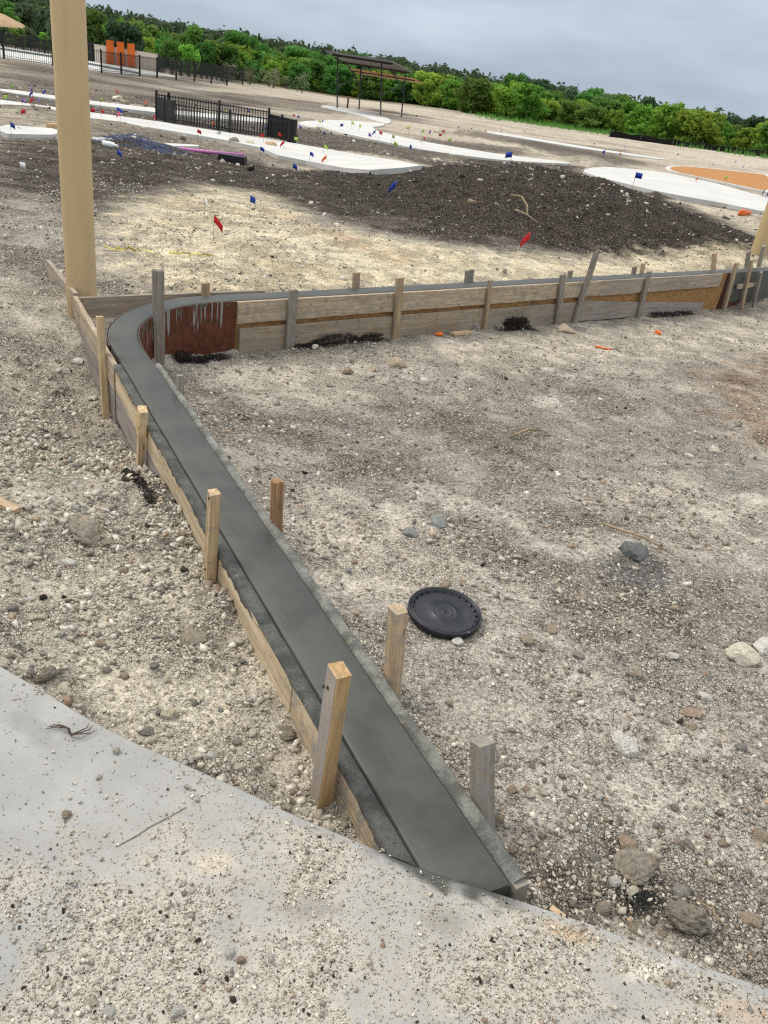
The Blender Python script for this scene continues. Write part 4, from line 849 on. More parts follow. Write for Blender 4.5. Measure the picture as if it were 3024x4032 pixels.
# silt fence along the grass
M['silt'] = mat_plain('black_silt_cloth', (.013, .012, .011), .9, .2, .3, 3)
root = empty('silt_fence'); xs = np.linspace(20.3, 50, 24); m = MB()
for i, x in enumerate(xs):
    y = 107.4+.6*math.sin(i*.9)+(x-20)*.02; z = bg1(x, y); h = .62+.12*math.sin(i*2.3)
    m.v += [(x, y, z-.1), (x, y, z+h), (x, y+.03, z+h), (x, y+.03, z-.1)]
    if i: k = (i-1)*4; m.f += [(k, k+4, k+5, k+1), (k+1, k+5, k+6, k+2), (k+2, k+6, k+7, k+3)]
    if i % 3 == 0: unit_copy('stake', M['palefoot'], root, (x, y-.05, z), (.05, .05, h+.2))
m.build('cloth', M['silt'], root); tag(root, 'low black silt fence along the grass at far right', 'silt fence')

# ------------------------------------------------------------------ marker flags
FC = {'red': (.48, .012, .018), 'blue': (.012, .045, .33), 'lime': (.36, .60, .07), 'purple': (.28, .10, .60), 'orange': (.80, .13, .02), 'white': (.75, .75, .75), 'pink': (.75, .08, .22)}
for k, c in FC.items():
    t = NT('flag_'+k); M['flag_'+k] = t.done(c, .5, .3); 
M['wire'] = mat_plain('flag_wire', (.10, .10, .10), .5, .5)
def flag_mesh(k):
    rr = random.Random(k); m = MB(); n = 5; w, h = .125, .10; bend = rr.uniform(-.9, .9); droop = rr.uniform(0, .5)
    V = []
    for sd in (0, 1):
        for i in range(n+1):
            f = i/n; x = w*f*math.cos(bend*f*.8); y = w*f*math.sin(bend*f*.8)+.012*math.sin(f*6+k)*f; dz = -droop*w*f*f-(.09*f if k == 0 else 0)
            V += [(x, y+sd*.0012, .32-h/2+dz), (x, y+sd*.0012, .32+h/2+dz)]
    F = [(2*i, 2*i+2, 2*i+3, 2*i+1) for i in range(n)]; o = 2*(n+1); F += [(o+2*i+1, o+2*i+3, o+2*i+2, o+2*i) for i in range(n)]
    F += [(2*i+1, 2*i+3, o+2*i+3, o+2*i+1) for i in range(n)]+[(o+2*i, o+2*i+2, 2*i+2, 2*i) for i in range(n)]+[(2*n, o+2*n, o+2*n+1, 2*n+1)]
    m.add(V, F); return m
NEARLAB = ['square red marker flag on the pale straw ground behind the bend', 'white marker flag on pale straw ground left of the red square one', 'small blue marker flag on straw ground right of the white one', 'red marker flag at the foot of the dark mound', 'white marker flag on dark soil at far left, left of the tan post', 'purple marker flag half hidden behind the tan post', 'blue marker flag beside the plastic bottle', 'blue marker flag on the left flank of the dark mound', 'small blue marker flag on dark soil below the long path', 'blue marker flag in front of the broad rounded white slab', 'blue marker flag standing on the crest of the dark mound', 'blue marker flag on the short path at the left edge', 'blue marker flag by the boulders under the black fence', 'orange marker flag on the small dark island in the path', 'blue marker flag by the small dark island in the path', 'red marker flag on rubble left of the tan post', 'red marker flag just right of the tan post, in front of the long path', 'red marker flag on the long path below the black fence']
fsh = [flag_mesh(k) for k in range(6)]; fme = {}
for i, (x, y, c) in enumerate(FLAGS):
    th = math.atan2(x, y); rr = math.hypot(x, y); root = empty('marker_flag', (x, y, gz(x, y) if rr < 60 else bg1(x, y)), random.uniform(-.5, .5)+(3.1 if i % 3 == 0 else 0))
    if i in (0,): root.rotation_euler[2] = -.1
    vi = 0 if i in (0, 3) else i % 6; key = (c, vi)
    if key not in fme: fme[key] = fsh[vi].mesh('flag', True); fme[key].materials.append(M['flag_'+c])
    sc = (1.12 if th > -.12 and rr < 66 else .85)+.003*min(rr, 60); root.scale = (sc, sc, sc)
    fl = link('flag', fme[key], None, root)
    if i == 0: fl.rotation_euler[1] = .0
    unit_copy('staff', M['wire'], root, (-.002, .0, -.06), (.0028+.00012*min(rr, 40), .0028+.00012*min(rr, 40), .44))
    if i < len(NEARLAB): tag(root, NEARLAB[i], 'marker flag', 'marker flags')
    else:
        zone = 'on the far left ground past the tan post' if th < -.36 else ('around the small black fence and its paths' if th < -.13 and rr < 50 else ('between the paths behind the dark mound' if rr < 56 else 'on the far pale ground before the wood'))
        if th > .2 and rr < 56: zone = 'near the rounded slab at right'
        tag(root, '%s marker flag %s' % (c, zone), 'marker flag', '%s marker flags %s' % (c, zone))

# ------------------------------------------------------------------ rocks one can point at
RK = {'clod': mat_rock('dirt_clod', (.27, .235, .19), (.385, .34, .28), (.46, .37, .25)), 'white': mat_rock('white_limestone', (.72, .69, .62), (.82, .79, .72)), 'cream': mat_rock('cream_limestone', (.66, .60, .48), (.76, .71, .59), (.56, .47, .32)),
 'tan': mat_rock('tan_stone', (.40, .32, .23), (.48, .40, .30)), 'pink': mat_rock('pinkish_stone', (.45, .32, .235), (.52, .41, .32)), 'grey': mat_rock('grey_stone', (.29, .265, .235), (.38, .355, .31)), 'brown': mat_rock('brown_stone', (.24, .18, .125), (.31, .245, .18)),
 'wet': mat_rock('wet_cement_lump', (.15, .155, .15), (.22, .225, .215)), 'greyblue': mat_rock('cement_lump', (.27, .28, .27), (.35, .355, .335)), 'speckled': mat_rock('speckled_limestone', (.72, .69, .62), (.80, .77, .70), None, 0, .25), 'orange': mat_rock('orange_rock', (.50, .33, .18), (.58, .42, .26))}
def rock_mesh(seed, sub=3, rough=.22, clod=False, facets=7):
    bm = bmesh.new(); bmesh.ops.create_icosphere(bm, subdivisions=sub, radius=.5); rr = random.Random(seed); off = Vector((rr.uniform(-50, 50), rr.uniform(-50, 50), rr.uniform(-50, 50)))
    pl = []
    for _ in range(facets):
        d = Vector((rr.gauss(0, 1), rr.gauss(0, 1), rr.gauss(0, 1))).normalized(); pl.append((d, rr.uniform(.30, .43)))
    ax = (rr.uniform(.85, 1.1), rr.uniform(.65, .95), 1.0)
    for v in bm.verts:
        p = v.co.copy(); n = mnoise.fractal(p*2.2+off, 1.0, 2.0, 3); p *= 1+n*rough
        if not clod:
            for d, h in pl:
                e = p.dot(d)-h
                if e > 0: p -= d*e*.88
        else:
            p *= 1+mnoise.noise(p*8+off)*.16+abs(mnoise.noise(p*4-off))*.30+mnoise.noise(p*17+off)*.10+mnoise.noise(p*31-off)*.05
            for d, h in pl[:6]:
                e = p.dot(d)-h
                if e > 0: p -= d*e*.6
        v.co = Vector((p.x*ax[0], p.y*ax[1], p.z))
    me = bpy.data.meshes.new('rock'); bm.to_mesh(me); bm.free()
    if clod: me.polygons.foreach_set('use_smooth', [True]*len(me.polygons))
    return me
ROCKLAB = {0: 'large cracked tan dirt clod on the gravel left of the kerb', 3: 'brown dirt clod lying left of the kerb, below the three stones', 21: 'big cream limestone rock at the right edge of the pit', 23: 'white speckled limestone rock lying alone in the pit', 24: 'tan stone touching the far side of the black lid', 25: 'white stone touching the near side of the black lid', 26: 'grey lump of wet cement in the pit', 28: 'flat grey cement lump in the middle of the pit', 29: 'tan boulder in the pit before the far form', 1: 'small dirt clod touching the large cracked one', 7: 'dirt clod half buried at the foot of the left boards near the tallest stake', 10: 'dirt clod against the slab edge at far left', 8: 'large cream limestone chip by the edge of the slab', 9: 'cream stone beside the clod at the slab edge', 22: 'white stone behind the big cream rock at the right edge', 27: 'upright grey cement lump left of the flat one', 35: 'grey clod far out in the pit on a pale patch', 32: 'grey stone at the foot of the narrow far stake', 39: 'large grey clod in the rubble near the kerb end at lower right', 40: 'round clod in the rubble at lower right by the slab'}
SHADE = {'clod': 'dirt clod', 'white': 'white limestone', 'cream': 'cream limestone', 'tan': 'tan stone', 'pink': 'pinkish stone', 'grey': 'grey stone', 'brown': 'brown stone', 'wet': 'wet cement lump', 'greyblue': 'grey cement lump', 'speckled': 'speckled limestone', 'orange': 'orange rock'}
for i, (x, y, w, fl, k, on) in enumerate(ROCKS):
    me = rock_mesh(100+i, 5 if (w > .07 and k == 'clod') else (4 if w > .06 else 3), .25, k in ('clod', 'wet'), 9); me.materials.append(RK[k]); o = link('rock', me)
    hgt = max(.5, fl)*w*.82; o.scale = (w*1.05, w*1.0, hgt); o.rotation_euler = (random.uniform(-.15, .15), random.uniform(-.15, .15), random.uniform(0, 6.28))
    o.location = (x, y, (0.0 if on else gz(x, y))+hgt*(.36 if on else (.08 if k in ('clod', 'wet') else .16)))
    where = 'on the dusty near slab' if on else ('in the graded pit right of the kerb' if pitsdf(np.array([x]), np.array([y]))[0] < 0 else ('on the gravel between slab and kerb' if y < 6 else 'beside the long white path'))
    lb = ROCKLAB.get(i) or '%s %s lying %s' % (('fist-sized' if w > .045 else 'small'), SHADE[k], where)
    tag(o, lb, 'rock', 'loose %s rocks %s' % (k, where))
BIGR = [(-9.73, 21.0, .45, .6, 'orange', 'orange boulder on the short path at the left edge'), (-5.87, 26.1, .45, .6, 'cream', 'pale boulder in front of the long path, below the black fence'), (-5.35, 26.7, .5, .5, 'orange', 'orange boulder leaning on the long path below the black fence'), (-6.3, 25.7, .45, .6, 'grey', 'grey boulder left of the pale one below the black fence'), (-1.89, 22.9, .38, .7, 'cream', 'cream boulder at the end of the pointed path'), (-15.2, 39.5, .9, .4, 'cream', 'pale boulder behind the narrow path past the tan post'), (-14.1, 37.6, .5, .5, 'tan', 'tan boulder by the narrow path past the tan post')]
for x, y, w, fl, k, lb in BIGR:
    me = rock_mesh(int(x*10)+900, 3, .25, False, 9); me.materials.append(RK[k]); o = link('boulder', me); o.scale = (w, w*.8, w*fl); o.location = (x, y, gz(x, y)+w*fl*.3); o.rotation_euler[2] = random.uniform(0, 6); tag(o, lb, 'rock')

# ------------------------------------------------------------------ bucket lid
M['lid'] = None
t = NT('black_plastic'); c = t.coord(); n = t.noise(c, 38, 6, .7); n2 = t.noise(c, 16, 5, .7); col = t.mix(t.ramp(n2, .5, .72, 0, .55), (.013, .015, .022), (.06, .065, .078)); col = t.mix(t.math('MULTIPLY', t.ramp(n, .64, .70), t.ramp(n2, .45, .6)), col, (.38, .36, .32)); M['lid'] = t.done(col, t.ramp(n2, .3, .7, .35, .6), .45)
def lid():
    root = empty('bucket_lid', (.312, 2.635, gz(.312, 2.635)+.030)); root.rotation_euler = (.05, .015, .3)
    m = MB(); m.lathe([(0, .004), (.010, .004), (.013, .0015), (.026, .0015), (.029, .004), (.033, .004), (.036, .0015), (.046, .0015), (.049, .004), (.052, .004), (.055, 0.0), (.132, 0.0), (.136, .002), (.137, .013), (.1395, .014), (.141, .004), (.146, .003), (.148, .013), (.1535, .014), (.1555, .010), (.1555, -.010), (.152, -.011), (.150, -.008), (.0, -.008)], 96)
    m.build('disc', M['lid'], root, None, True)
    rib = MB().box((.129, -.0009, .0), (.139, .0009, .009)).mesh('rib'); rib.materials.append(M['lid'])
    for k in range(24):
        o = link('rib', rib, None, root); o.rotation_euler[2] = 2*math.pi*k/24
    nub = MB(); nub.lathe([(0, .009), (.004, .008), (.006, .004)], 16); nub.build('boss', M['lid'], root)
    return tag(root, 'black plastic bucket lid lying on the dirt', 'bucket lid')
lid()

# ------------------------------------------------------------------ litter and small things
def ribbon(pts3, w, name, mat, label, cat, twist=0.0):
    m = MB(); n = len(pts3)
    for i, p in enumerate(pts3):
        p = Vector(p); d = (Vector(pts3[min(i+1, n-1)])-Vector(pts3[max(i-1, 0)])).normalized(); a = Vector((-d.y, d.x, 0)).normalized(); a = (a*math.cos(twist*i)+Vector((0, 0, 1))*math.sin(twist*i))*w/2
        m.v += [p-a, p+a, p+a+Vector((0, 0, .002)), p-a+Vector((0, 0, .002))]
        if i: k = (i-1)*4; m.f += [(k+j, k+(j+1) % 4, k+4+(j+1) % 4, k+4+j) for j in range(4)]
    return tag(m.build(name, mat, None, None, True), label, cat)
M['yellow'] = mat_plain('yellow_tape', (.66, .58, .14), .5, .4, .2); M['orangeplas'] = mat_plain('orange_plastic', (.75, .16, .02), .5, .4, .2)
def gp(x, y, dz=0.0): return (x, y, gz(x, y)+dz)
def wiggle(a, b, n, amp, seed, dz=.03):
    rr = random.Random(seed); out = []
    for i in range(n):
        f = i/(n-1); x = a[0]*(1-f)+b[0]*f+rr.uniform(-amp, amp); y = a[1]*(1-f)+b[1]*f+rr.uniform(-amp, amp); out.append(gp(x, y, dz+rr.uniform(0, .05)))
    return out
ribbon(wiggle((-3.42, 8.45), (-2.98, 8.72), 12, .05, 1, .012), .026, 'caution_tape', M['yellow'], 'crumpled yellow tape on the straw ground close to the tan post', 'tape', .35)
ribbon(wiggle((-2.8, 8.62), (-2.45, 9.02), 12, .04, 2, .012), .022, 'caution_tape', M['yellow'], 'crumpled yellow tape on the straw ground, right piece', 'tape', .5)
M['twine'] = mat_plain('blue_wire', (.03, .09, .26), .6, .3, .3)
for k in range(14):
    rr = random.Random(k); a = (-7.9+rr.uniform(-.4, .5), 19.3+rr.uniform(-.5, .8)); b = (-5.9+rr.uniform(-.5, .3), 19.2+rr.uniform(-.7, .5)); m = MB(); P = []
    for i in range(11):
        f = i/10; x = a[0]*(1-f)+b[0]*f; y = a[1]*(1-f)+b[1]*f+math.sin(f*3.1)*(rr.random()*.2); P.append((x, y, gz(x, y)+.05+.06*rr.random()))
    m.tube(P, .005, 5); tag(m.build('blue_wire', M['twine']), 'strand of blue wire tangled on the rubble heap past the tan post', 'wire', 'tangled blue wires')
M['violet'] = mat_plain('violet_pipe', (.52, .16, .42), .5, .4, .15)
m = MB(); m.tube([(-6.42, 20.7, -.08), (-5.6, 20.62, -.04), (-4.75, 20.45, .02)], .042, 12); tag(m.build('purple_pipe', M['violet'], None, None, True), 'violet pipe lying on the soil with one end on a black box', 'pipe')
o = MB().box((-.32, -.18, -.05), (.32, .18, .14)).mesh('valve_box'); bevel_mesh(o, .02); o = link('valve_box', o, M['black'], None, (-4.95, 20.15, gz(-4.95, 20.15))); tag(o, 'black plastic box under the end of the violet pipe', 'box')
t = NT('clear_plastic'); M['clear'] = t.done((.75, .80, .83), .2, .5, None)
m = MB(); m.lathe([(0, 0), (.06, 0), (.065, .02), (.065, .26), (.03, .33), (.028, .36), (0, .36)], 16); root = empty('plastic_bottle', (-7.45, 18.5, gz(-7.45, 18.5)+.08)); root.rotation_euler = (R(90), .1, R(70)); m.build('body', M['clear'], root, None, True); mm = MB(); mm.lathe([(0, .40), (.03, .40), (.03, .36), (0, .36)], 12); mm.build('cap', M['flag_white'], root); tag(root, 'crushed clear plastic bottle on the soil right of the tan post', 'bottle')
def scrap(a, b, w, h, mat, label, cat, z=0.01):
    m = MB(); A, B = Vector(gp(*a, z)), Vector(gp(*b, z)); m.bar(A, B, w, h); me = m.mesh('scrap'); 
    o = link(cat.replace(' ', '_'), me, mat); return tag(o, label, cat)
M['scrapwood'] = mat_wood('scrap_pine', (.50, .35, .22), (.60, .45, .31), 'X', .1)
M['twig'] = mat_plain('dry_twig', (.30, .23, .15), .9, .1, .3); M['darktwig'] = mat_plain('dark_root', (.09, .06, .05), .9, .1, .3)
scrap((-1.84, 3.00), (-1.63, 2.93), .045, .022, M['scrapwood'], 'splintered pale wood scrap on the gravel at the left edge', 'wood scrap', .02)
scrap((.45, 8.58), (.66, 8.80), .06, .03, M['scrapwood'], 'broken lath on the dirt at the foot of the far form', 'wood scrap', .02)
scrap((.60, 1.345), (.665, 1.295), .018, .008, M['scrapwood'], 'pale wood chip at the edge of the slab at lower right', 'wood chip', .02)
def twig(P, r0, r1, mat, label): m = MB(); n = len(P); m.tube(P, [r0+(r1-r0)*i/(n-1) for i in range(n)], 6); return tag(m.build('twig', mat, None, None, True), label, 'twig')
twig([gp(1.55, 17.0, .05), gp(1.72, 16.5, .14), gp(1.80, 15.9, .12), gp(1.80, 15.6, .06)], .015, .02, M['twig'], 'bent dry stick on the front of the dark mound')
twig([gp(1.56, 15.7, .06), gp(1.78, 15.55, .08), gp(1.98, 15.2, .04)], .02, .012, M['twig'], 'shorter dry stick crossing the bent one on the mound')
twig([gp(.86, 5.45, .02), gp(1.0, 5.60, .04), gp(1.12, 5.72, .03)], .012, .008, M['twig'], 'thin stick lying in the middle of the pit')
twig([gp(1.02, 1.44, .02), gp(1.045, 1.40, .03), gp(1.08, 1.36, .02)], .003, .002, M['twig'], 'dry straw stalk at lower right by the slab')
twig([gp(1.055, 1.43, .02), gp(1.05, 1.40, .035), gp(1.04, 1.37, .02)], .0025, .002, M['twig'], 'second straw stalk crossing the first at lower right')
twig([gp(1.25, 3.95, .02), gp(1.42, 3.72, .03), gp(1.55, 3.6, .02)], .008, .004, M['twig'], 'crooked twig beside the wet cement lump')
root = empty('root_tuft', (-.80, 1.605, .004))
for k in range(7):
    rr = random.Random(k+5); a = rr.uniform(-.5, .5)+(0.2 if k % 2 else 2.2); P = [(.0, .0, .003), (.025*math.cos(a), .02*math.sin(a), .008+.006*rr.random()), (.055*math.cos(a+.4), .045*math.sin(a+.4), .006), (.08*math.cos(a+.7), .06*math.sin(a+.7), .003)]
    MB().tube(P, [.0022, .002, .0015, .0008], 5).build('rootlet', M['darktwig'], root, None, True)
tag(root, 'small dark tuft of rootlets lying on the slab', 'roots')
def bit(x, y, w, d, h, mat, label, cat, seed=0, z=None):
    me = rock_mesh(seed+300, 2, .4, False, 6); me.materials.append(mat); o = link(cat.replace(' ', '_'), me); o.scale = (w, d, h); o.location = (x, y, (gz(x, y) if z is None else z)+h*.3); o.rotation_euler[2] = seed; return tag(o, label, cat)
bit(.30, 8.44, .16, .08, .05, M['orangeplas'], 'torn orange plastic scrap on the dirt before the far form', 'plastic scrap', 1)
bit(3.29, 10.6, .14, .06, .06, M['orangeplas'], 'small orange scrap before the right part of the far form', 'plastic scrap', 2)
bit(2.24, 9.1, .22, .04, .03, M['orangeplas'], 'thin orange red strip on the dirt before the slanting stake', 'plastic scrap', 3)
bit(10.8, 29.4, 1.3, .3, .25, M['orangeplas'], 'orange fabric tucked under the rounded white slab', 'fabric scrap', 4)
bit(5.95, 13.3, .22, .15, .18, M['clear'], 'white plastic cup at the right edge of the pit', 'plastic cup', 5)
M['wetdirt'] = mat_plain('wet_mortar_crumbs', (.035, .036, .028), .8, .3, .5, 60, .01)
# ------------------------------------------------------------------ gravel
def small_protos(k, seed, sub):
    out = []
    for i in range(k):
        rr = random.Random(seed+i); bm = bmesh.new(); n = 8 if sub == 1 else 14
        for q in range(n):
            if q < 8: p = Vector(((q & 1)-.5, ((q >> 1) & 1)-.5, ((q >> 2) & 1)-.5))*rr.uniform(.55, 1.05)+Vector((rr.gauss(0, .12), rr.gauss(0, .12), rr.gauss(0, .10)))
            else: p = Vector((rr.gauss(0, 1), rr.gauss(0, 1), rr.gauss(0, 1))).normalized()*rr.uniform(.45, .62)
            bm.verts.new(p)
        bmesh.ops.convex_hull(bm, input=bm.verts[:]); bmesh.ops.delete(bm, geom=[v for v in bm.verts if not v.link_faces], context='VERTS'); bmesh.ops.triangulate(bm, faces=bm.faces[:]); bm.verts.ensure_lookup_table(); bm.verts.index_update()
        v = np.array([x.co[:] for x in bm.verts])*np.array([rr.uniform(.85, 1.3), rr.uniform(.6, .95), rr.uniform(.45, .8)]); f = np.array([[x.index for x in fc.verts] for fc in bm.faces]); bm.free(); out.append((v, f))
    return out
PR = small_protos(14, 40, 1); PR2 = small_protos(8, 90, 2)
PAL = np.array([(.62, .57, .465), (.50, .45, .36), (.70, .66, .57), (.36, .32, .265), (.24, .21, .175), (.40, .30, .21), (.30, .295, .28), (.052, .043, .037), (.46, .32, .22)])
def gravel(name, x, y, z, d, ci, label, protos=PR, colmul=None, emb=.18):
    n = len(x); which = rng.integers(0, len(protos), n); a = rng.uniform(0, 2*math.pi, n); tx, ty = rng.normal(0, .35, n), rng.normal(0, .35, n)
    VV, FF, CC = [], [], []; base = 0
    d = d*.70; col = PAL[ci]*rng.uniform(.60, 1.12, (n, 1))
    if colmul is not None: col = col*colmul[:, None]
    for k, (pv, pf) in enumerate(protos):
        ids = np.where(which == k)[0]
        if not len(ids): continue
        ca, sa = np.cos(a[ids]), np.sin(a[ids]); p = np.repeat(pv[None], len(ids), 0)*d[ids][:, None, None]
        px = p[..., 0]; py = p[..., 1]; pz = p[..., 2]; pz = pz+px*tx[ids][:, None]+py*ty[ids][:, None]
        X = px*ca[:, None]-py*sa[:, None]+x[ids][:, None]; Y = px*sa[:, None]+py*ca[:, None]+y[ids][:, None]; Z = pz+(z[ids]+d[ids]*(emb-.14*rng.random(len(ids))))[:, None]
        VV.append(np.stack([X, Y, Z], -1).reshape(-1, 3)); nv = len(pv)
        FF.append((pf[None]+(np.arange(len(ids))*nv)[:, None, None]+base).reshape(-1, 3)); base += nv*len(ids)
        CC.append(np.repeat(col[ids], nv, 0))
    V = np.concatenate(VV).astype(np.float32); Fq = np.concatenate(FF).astype(np.int32); Cc = np.concatenate(CC)
    me = bpy.data.meshes.new(name); me.vertices.add(len(V)); me.vertices.foreach_set('co', V.ravel()); me.loops.add(Fq.size); me.loops.foreach_set('vertex_index', Fq.ravel())
    me.polygons.add(len(Fq)); me.polygons.foreach_set('loop_start', np.arange(0, Fq.size, 3, dtype=np.int32)); me.update(calc_edges=True)
    put_attr(me, 'col', np.concatenate([Cc, np.ones((len(Cc), 1))], -1), 'FLOAT_COLOR')
    return tag(link(name, me, M['stone']), label, 'gravel', kind='stuff')
def pick(n, w): w = np.array(w, float); return rng.choice(len(PAL), n, p=w/w.sum())
def dist_slab_kerb(x, y): return (slab_inside(x, y) < -.004)
def clear_kerb(x, y): return np.abs(pitsdf(x, y)) > .168
def cand(n, x0, x1, y0, y1):
    x = rng.uniform(x0, x1, n); y = rng.uniform(y0, y1, n); k = np.abs(x) < y*.68+.35; return x[k], y[k]
def sizes(n, lo, med, sig, hi): return np.clip(np.exp(rng.normal(math.log(med), sig, n)), lo, hi)
# left of the kerb (dense)
xs, ys = [], []
x, y = cand(150000, -3.2, .4, 1.2, 5.2); k = dist_slab_kerb(x, y) & (pitsdf(x, y) > .168); x, y = x[k], y[k]
k = rng.random(len(x)) < (.28+.9*sst(.42, .62, fbm(x, y, 3, 4, 51)))*np.clip(2.1/np.hypot(x, y), .16, 1); x, y = x[k], y[k]; d = sizes(len(x), .003, .0078, .70, .042)*np.clip(np.hypot(x, y)/2.8, .85, 1.2)
print('gravel left', len(x)); gravel('gravel', x, y, ground(x, y), d, pick(len(x), (6, 5, 4, 2.2, 2, .4, .2, .15, .2)), 'pale limestone gravel covering the ground between slab and kerb')
x, y = cand(26000, -6, -1.2, 4.8, 14); k = (pitsdf(x, y) > .18); x, y = x[k], y[k]; k = rng.random(len(x)) < .15+.85*sst(.42, .6, fbm(x, y, 2, 4, 52)); x, y = x[k], y[k]; d = sizes(len(x), .006, .0125, .6, .06)
k = ~((OFF(x, y) > .80) & (OFF(x, y) < .9) & (SS(x, y) < 7)); x, y, d = x[k], y[k], d[k]
print('gravel left far', len(x)); gravel('gravel', x, y, ground(x, y), d, pick(len(x), (5, 4, 3, 2, 2, .5, .6, .5, .1)), 'coarser pale rubble on the ground round the tan post')
# pit
x, y = cand(110000, -1.6, 3.2, 1.1, 5.0); k = dist_slab_kerb(x, y) & (pitsdf(x, y) < -.185); x, y = x[k], y[k]
w = .20+.65*sst(.45, .62, fbm(x, y, 2.3, 4, 53))+.7*(1-sst(1.6, 2.2, y)); k = rng.random(len(x)) < w*np.clip(2.2/np.hypot(x, y), .25, 1); x, y = x[k], y[k]; d = sizes(len(x), .003, .0066, .70, .036)*np.clip(np.hypot(x, y)/2.8, .8, 1.25)
print('gravel pit', len(x)); gravel('gravel', x, y, ground(x, y), d, pick(len(x), (3, 3.2, 1.8, 3.4, 3.6, .6, .4, .12, .25)), 'brownish gravel and dirt crumbs covering the near part of the pit')
x, y = cand(34000, -2.2, 8, 4.8, 14.2); k = pitsdf(x, y) < -.2; x, y = x[k], y[k]; k = rng.random(len(x)) < .2+.8*sst(.45, .62, fbm(x, y, 1.5, 4, 54)); x, y = x[k], y[k]; d = sizes(len(x), .007, .0135, .6, .055)
print('gravel pit far', len(x)); gravel('gravel', x, y, ground(x, y), d, pick(len(x), (3, 4, 1.2, 3.4, 3, .8, 1.2, .1, .2)), 'pale rubble covering the far part of the pit')
# behind the far kerb and on the mound
x, y = cand(20000, -9, 12, 7, 27); k = (MM(x, y) > 6.25) & (pitsdf(x, y) > .25); x, y = x[k], y[k]; inst = poly_sdf(x, y, STRAW) < 0
k = rng.random(len(x)) < np.where(inst, .28, .13+.5*sst(.5, .62, fbm(x, y, 1.1, 4, 55))*(mound(x, y) < .05)); x, y = x[k], y[k]; d = sizes(len(x), .012, .026, .55, .12)
print('rubble back', len(x)); gravel('gravel', x, y, ground(x, y), d, pick(len(x), (4, 3.5, 2.5, 2, 1.5, .4, .6, .2, .2)), 'pale chips strewn over the straw ground and the dark mound')
x, y = cand(7000, -20, 18, 16, 46); k = (pitsdf(x, y) > .3); x, y = x[k], y[k]; k = rng.random(len(x)) < .2+.6*sst(.45, .6, fbm(x, y, .6, 4, 56)); x, y = x[k], y[k]; d = sizes(len(x), .03, .07, .5, .26); cl = pick(len(x), (4, 3, 2, 2, 3, .6, .6, 1.5, .2))
gravel('rubble', x, y, ground(x, y), d, cl, 'clods and rubble strewn between the far paths')
# clods on the dark mound
x = rng.normal(2.9, 2.8, 3600); y = rng.normal(18.0, 3.0, 3600)[:3600]; k = (mound(x, y) > .03); x, y = x[k], y[k]; d = sizes(len(x), .012, .022, .5, .09)
gravel('clods', x, y, ground(x, y), d, np.full(len(x), 7), 'dark topsoil clods of the mound')
def crumbs(x0, y0, x1, y1, w, h, n, label):
    f = rng.random(n); q = rng.normal(0, w*.35, n); nx, ny = -(y1-y0), (x1-x0); L = math.hypot(nx, ny); x = x0+(x1-x0)*f+nx/L*q+rng.normal(0, w*.12, n); y = y0+(y1-y0)*f+ny/L*q+rng.normal(0, w*.12, n)
    hh = h*np.exp(-(q/w)**2*3)*(.25+.75*sst(.35, .65, fbm(x, y, 4, 3, 91))); z = ground(x, y)+hh*np.sqrt(rng.random(n)); d = sizes(n, .008, .016, .5, .045)*max(.55, w/.16)
    gravel('mortar_crumbs', x, y, z, d, np.full(n, 7), label, colmul=np.full(n, .95))
crumbs(-1.08, 7.16, -.30, 7.94, .08, .09, 1800, 'dark wet mortar crumbs along the left foot of the far form')
crumbs(1.05, 9.28, 1.38, 9.61, 0.12, .14, 1500, 'dark wet mortar heap against the middle of the far form')
crumbs(3.45, 11.7, 4.3, 12.5, .08, .07, 1200, 'dark mortar crumbs along the right foot of the far form')
crumbs(-1.95, 6.22, -1.62, 6.55, .10, .09, 1300, 'dark wet mortar at the foot of the rust sheet')
crumbs(-1.42, 3.70, -1.10, 3.20, .04, .02, 600, 'dark wet mortar crumbs beside the split stake')
# grains on the slab
x, y = cand(210000, -1.7, 1.6, .35, 2.0); e = slab_inside(x, y); k = e > .006; x, y, e = x[k], y[k], e[k]
vv = .67*x-.74*y+1.36; w = .035+.9*sst(-.25, .5, vv+(fbm(x, y, 2.2, 5, 15, .6)-.5)*.8)*(.16+.84*sst(.44, .58, fbm(x, y, 5.5, 5, 35, .6)))*sst(.0, .06, e)+.2*(e < .1)*sst(.5, .6, fbm(x, y, 8, 3, 58)); k = rng.random(len(x)) < w; x, y = x[k], y[k]; d = sizes(len(x), .002, .0037, .55, .017)
print('slab grains', len(x)); gravel('grit', x, y, np.full(len(x), .0002), d, pick(len(x), (7, 5, 8, 2, 1.0, .4, .3, 1.3, .2)), 'loose limestone grit and dark crumbs scattered on the near slab', emb=.3)

# the larger loose stones, one by one
protos = []
for k in range(10):
    me = rock_mesh(700+k, 2, .28, False, 7); me.name = 'stone'; protos.append(me)
sv = {}
def stones(n, xf, place, grp, szf, cols):
    got = 0; tries = 0
    while got < n and tries < 60*n:
        tries += 1; x, y = xf()
        if not place(x, y): continue
        k = random.randrange(10); c = random.choice(cols); key = (k, c)
        if key not in sv: m2 = protos[k].copy(); m2.materials.append(RK[c]); sv[key] = m2
        w = szf(x, y); o = link('stone', sv[key]); o.scale = (w, w, w*random.uniform(.55, .8)); o.rotation_euler = (random.uniform(-.3, .3), random.uniform(-.3, .3), random.uniform(0, 6.28)); o.location = (x, y, gz(x, y)+w*.16)
        rk = math.hypot(x, y); wh = ('close by' if rk < 2.2 else ('halfway' if rk < 3.6 else 'far end')); tag(o, '%s %s %s, %s' % ('larger' if w > .034 else 'small', SHADE[c].replace('limestone', 'chip'), grp[0], wh), 'stone', grp[1]); got += 1
random.seed(99)
inside = lambda x, y: float(pitsdf(np.array([x]), np.array([y]))[0])
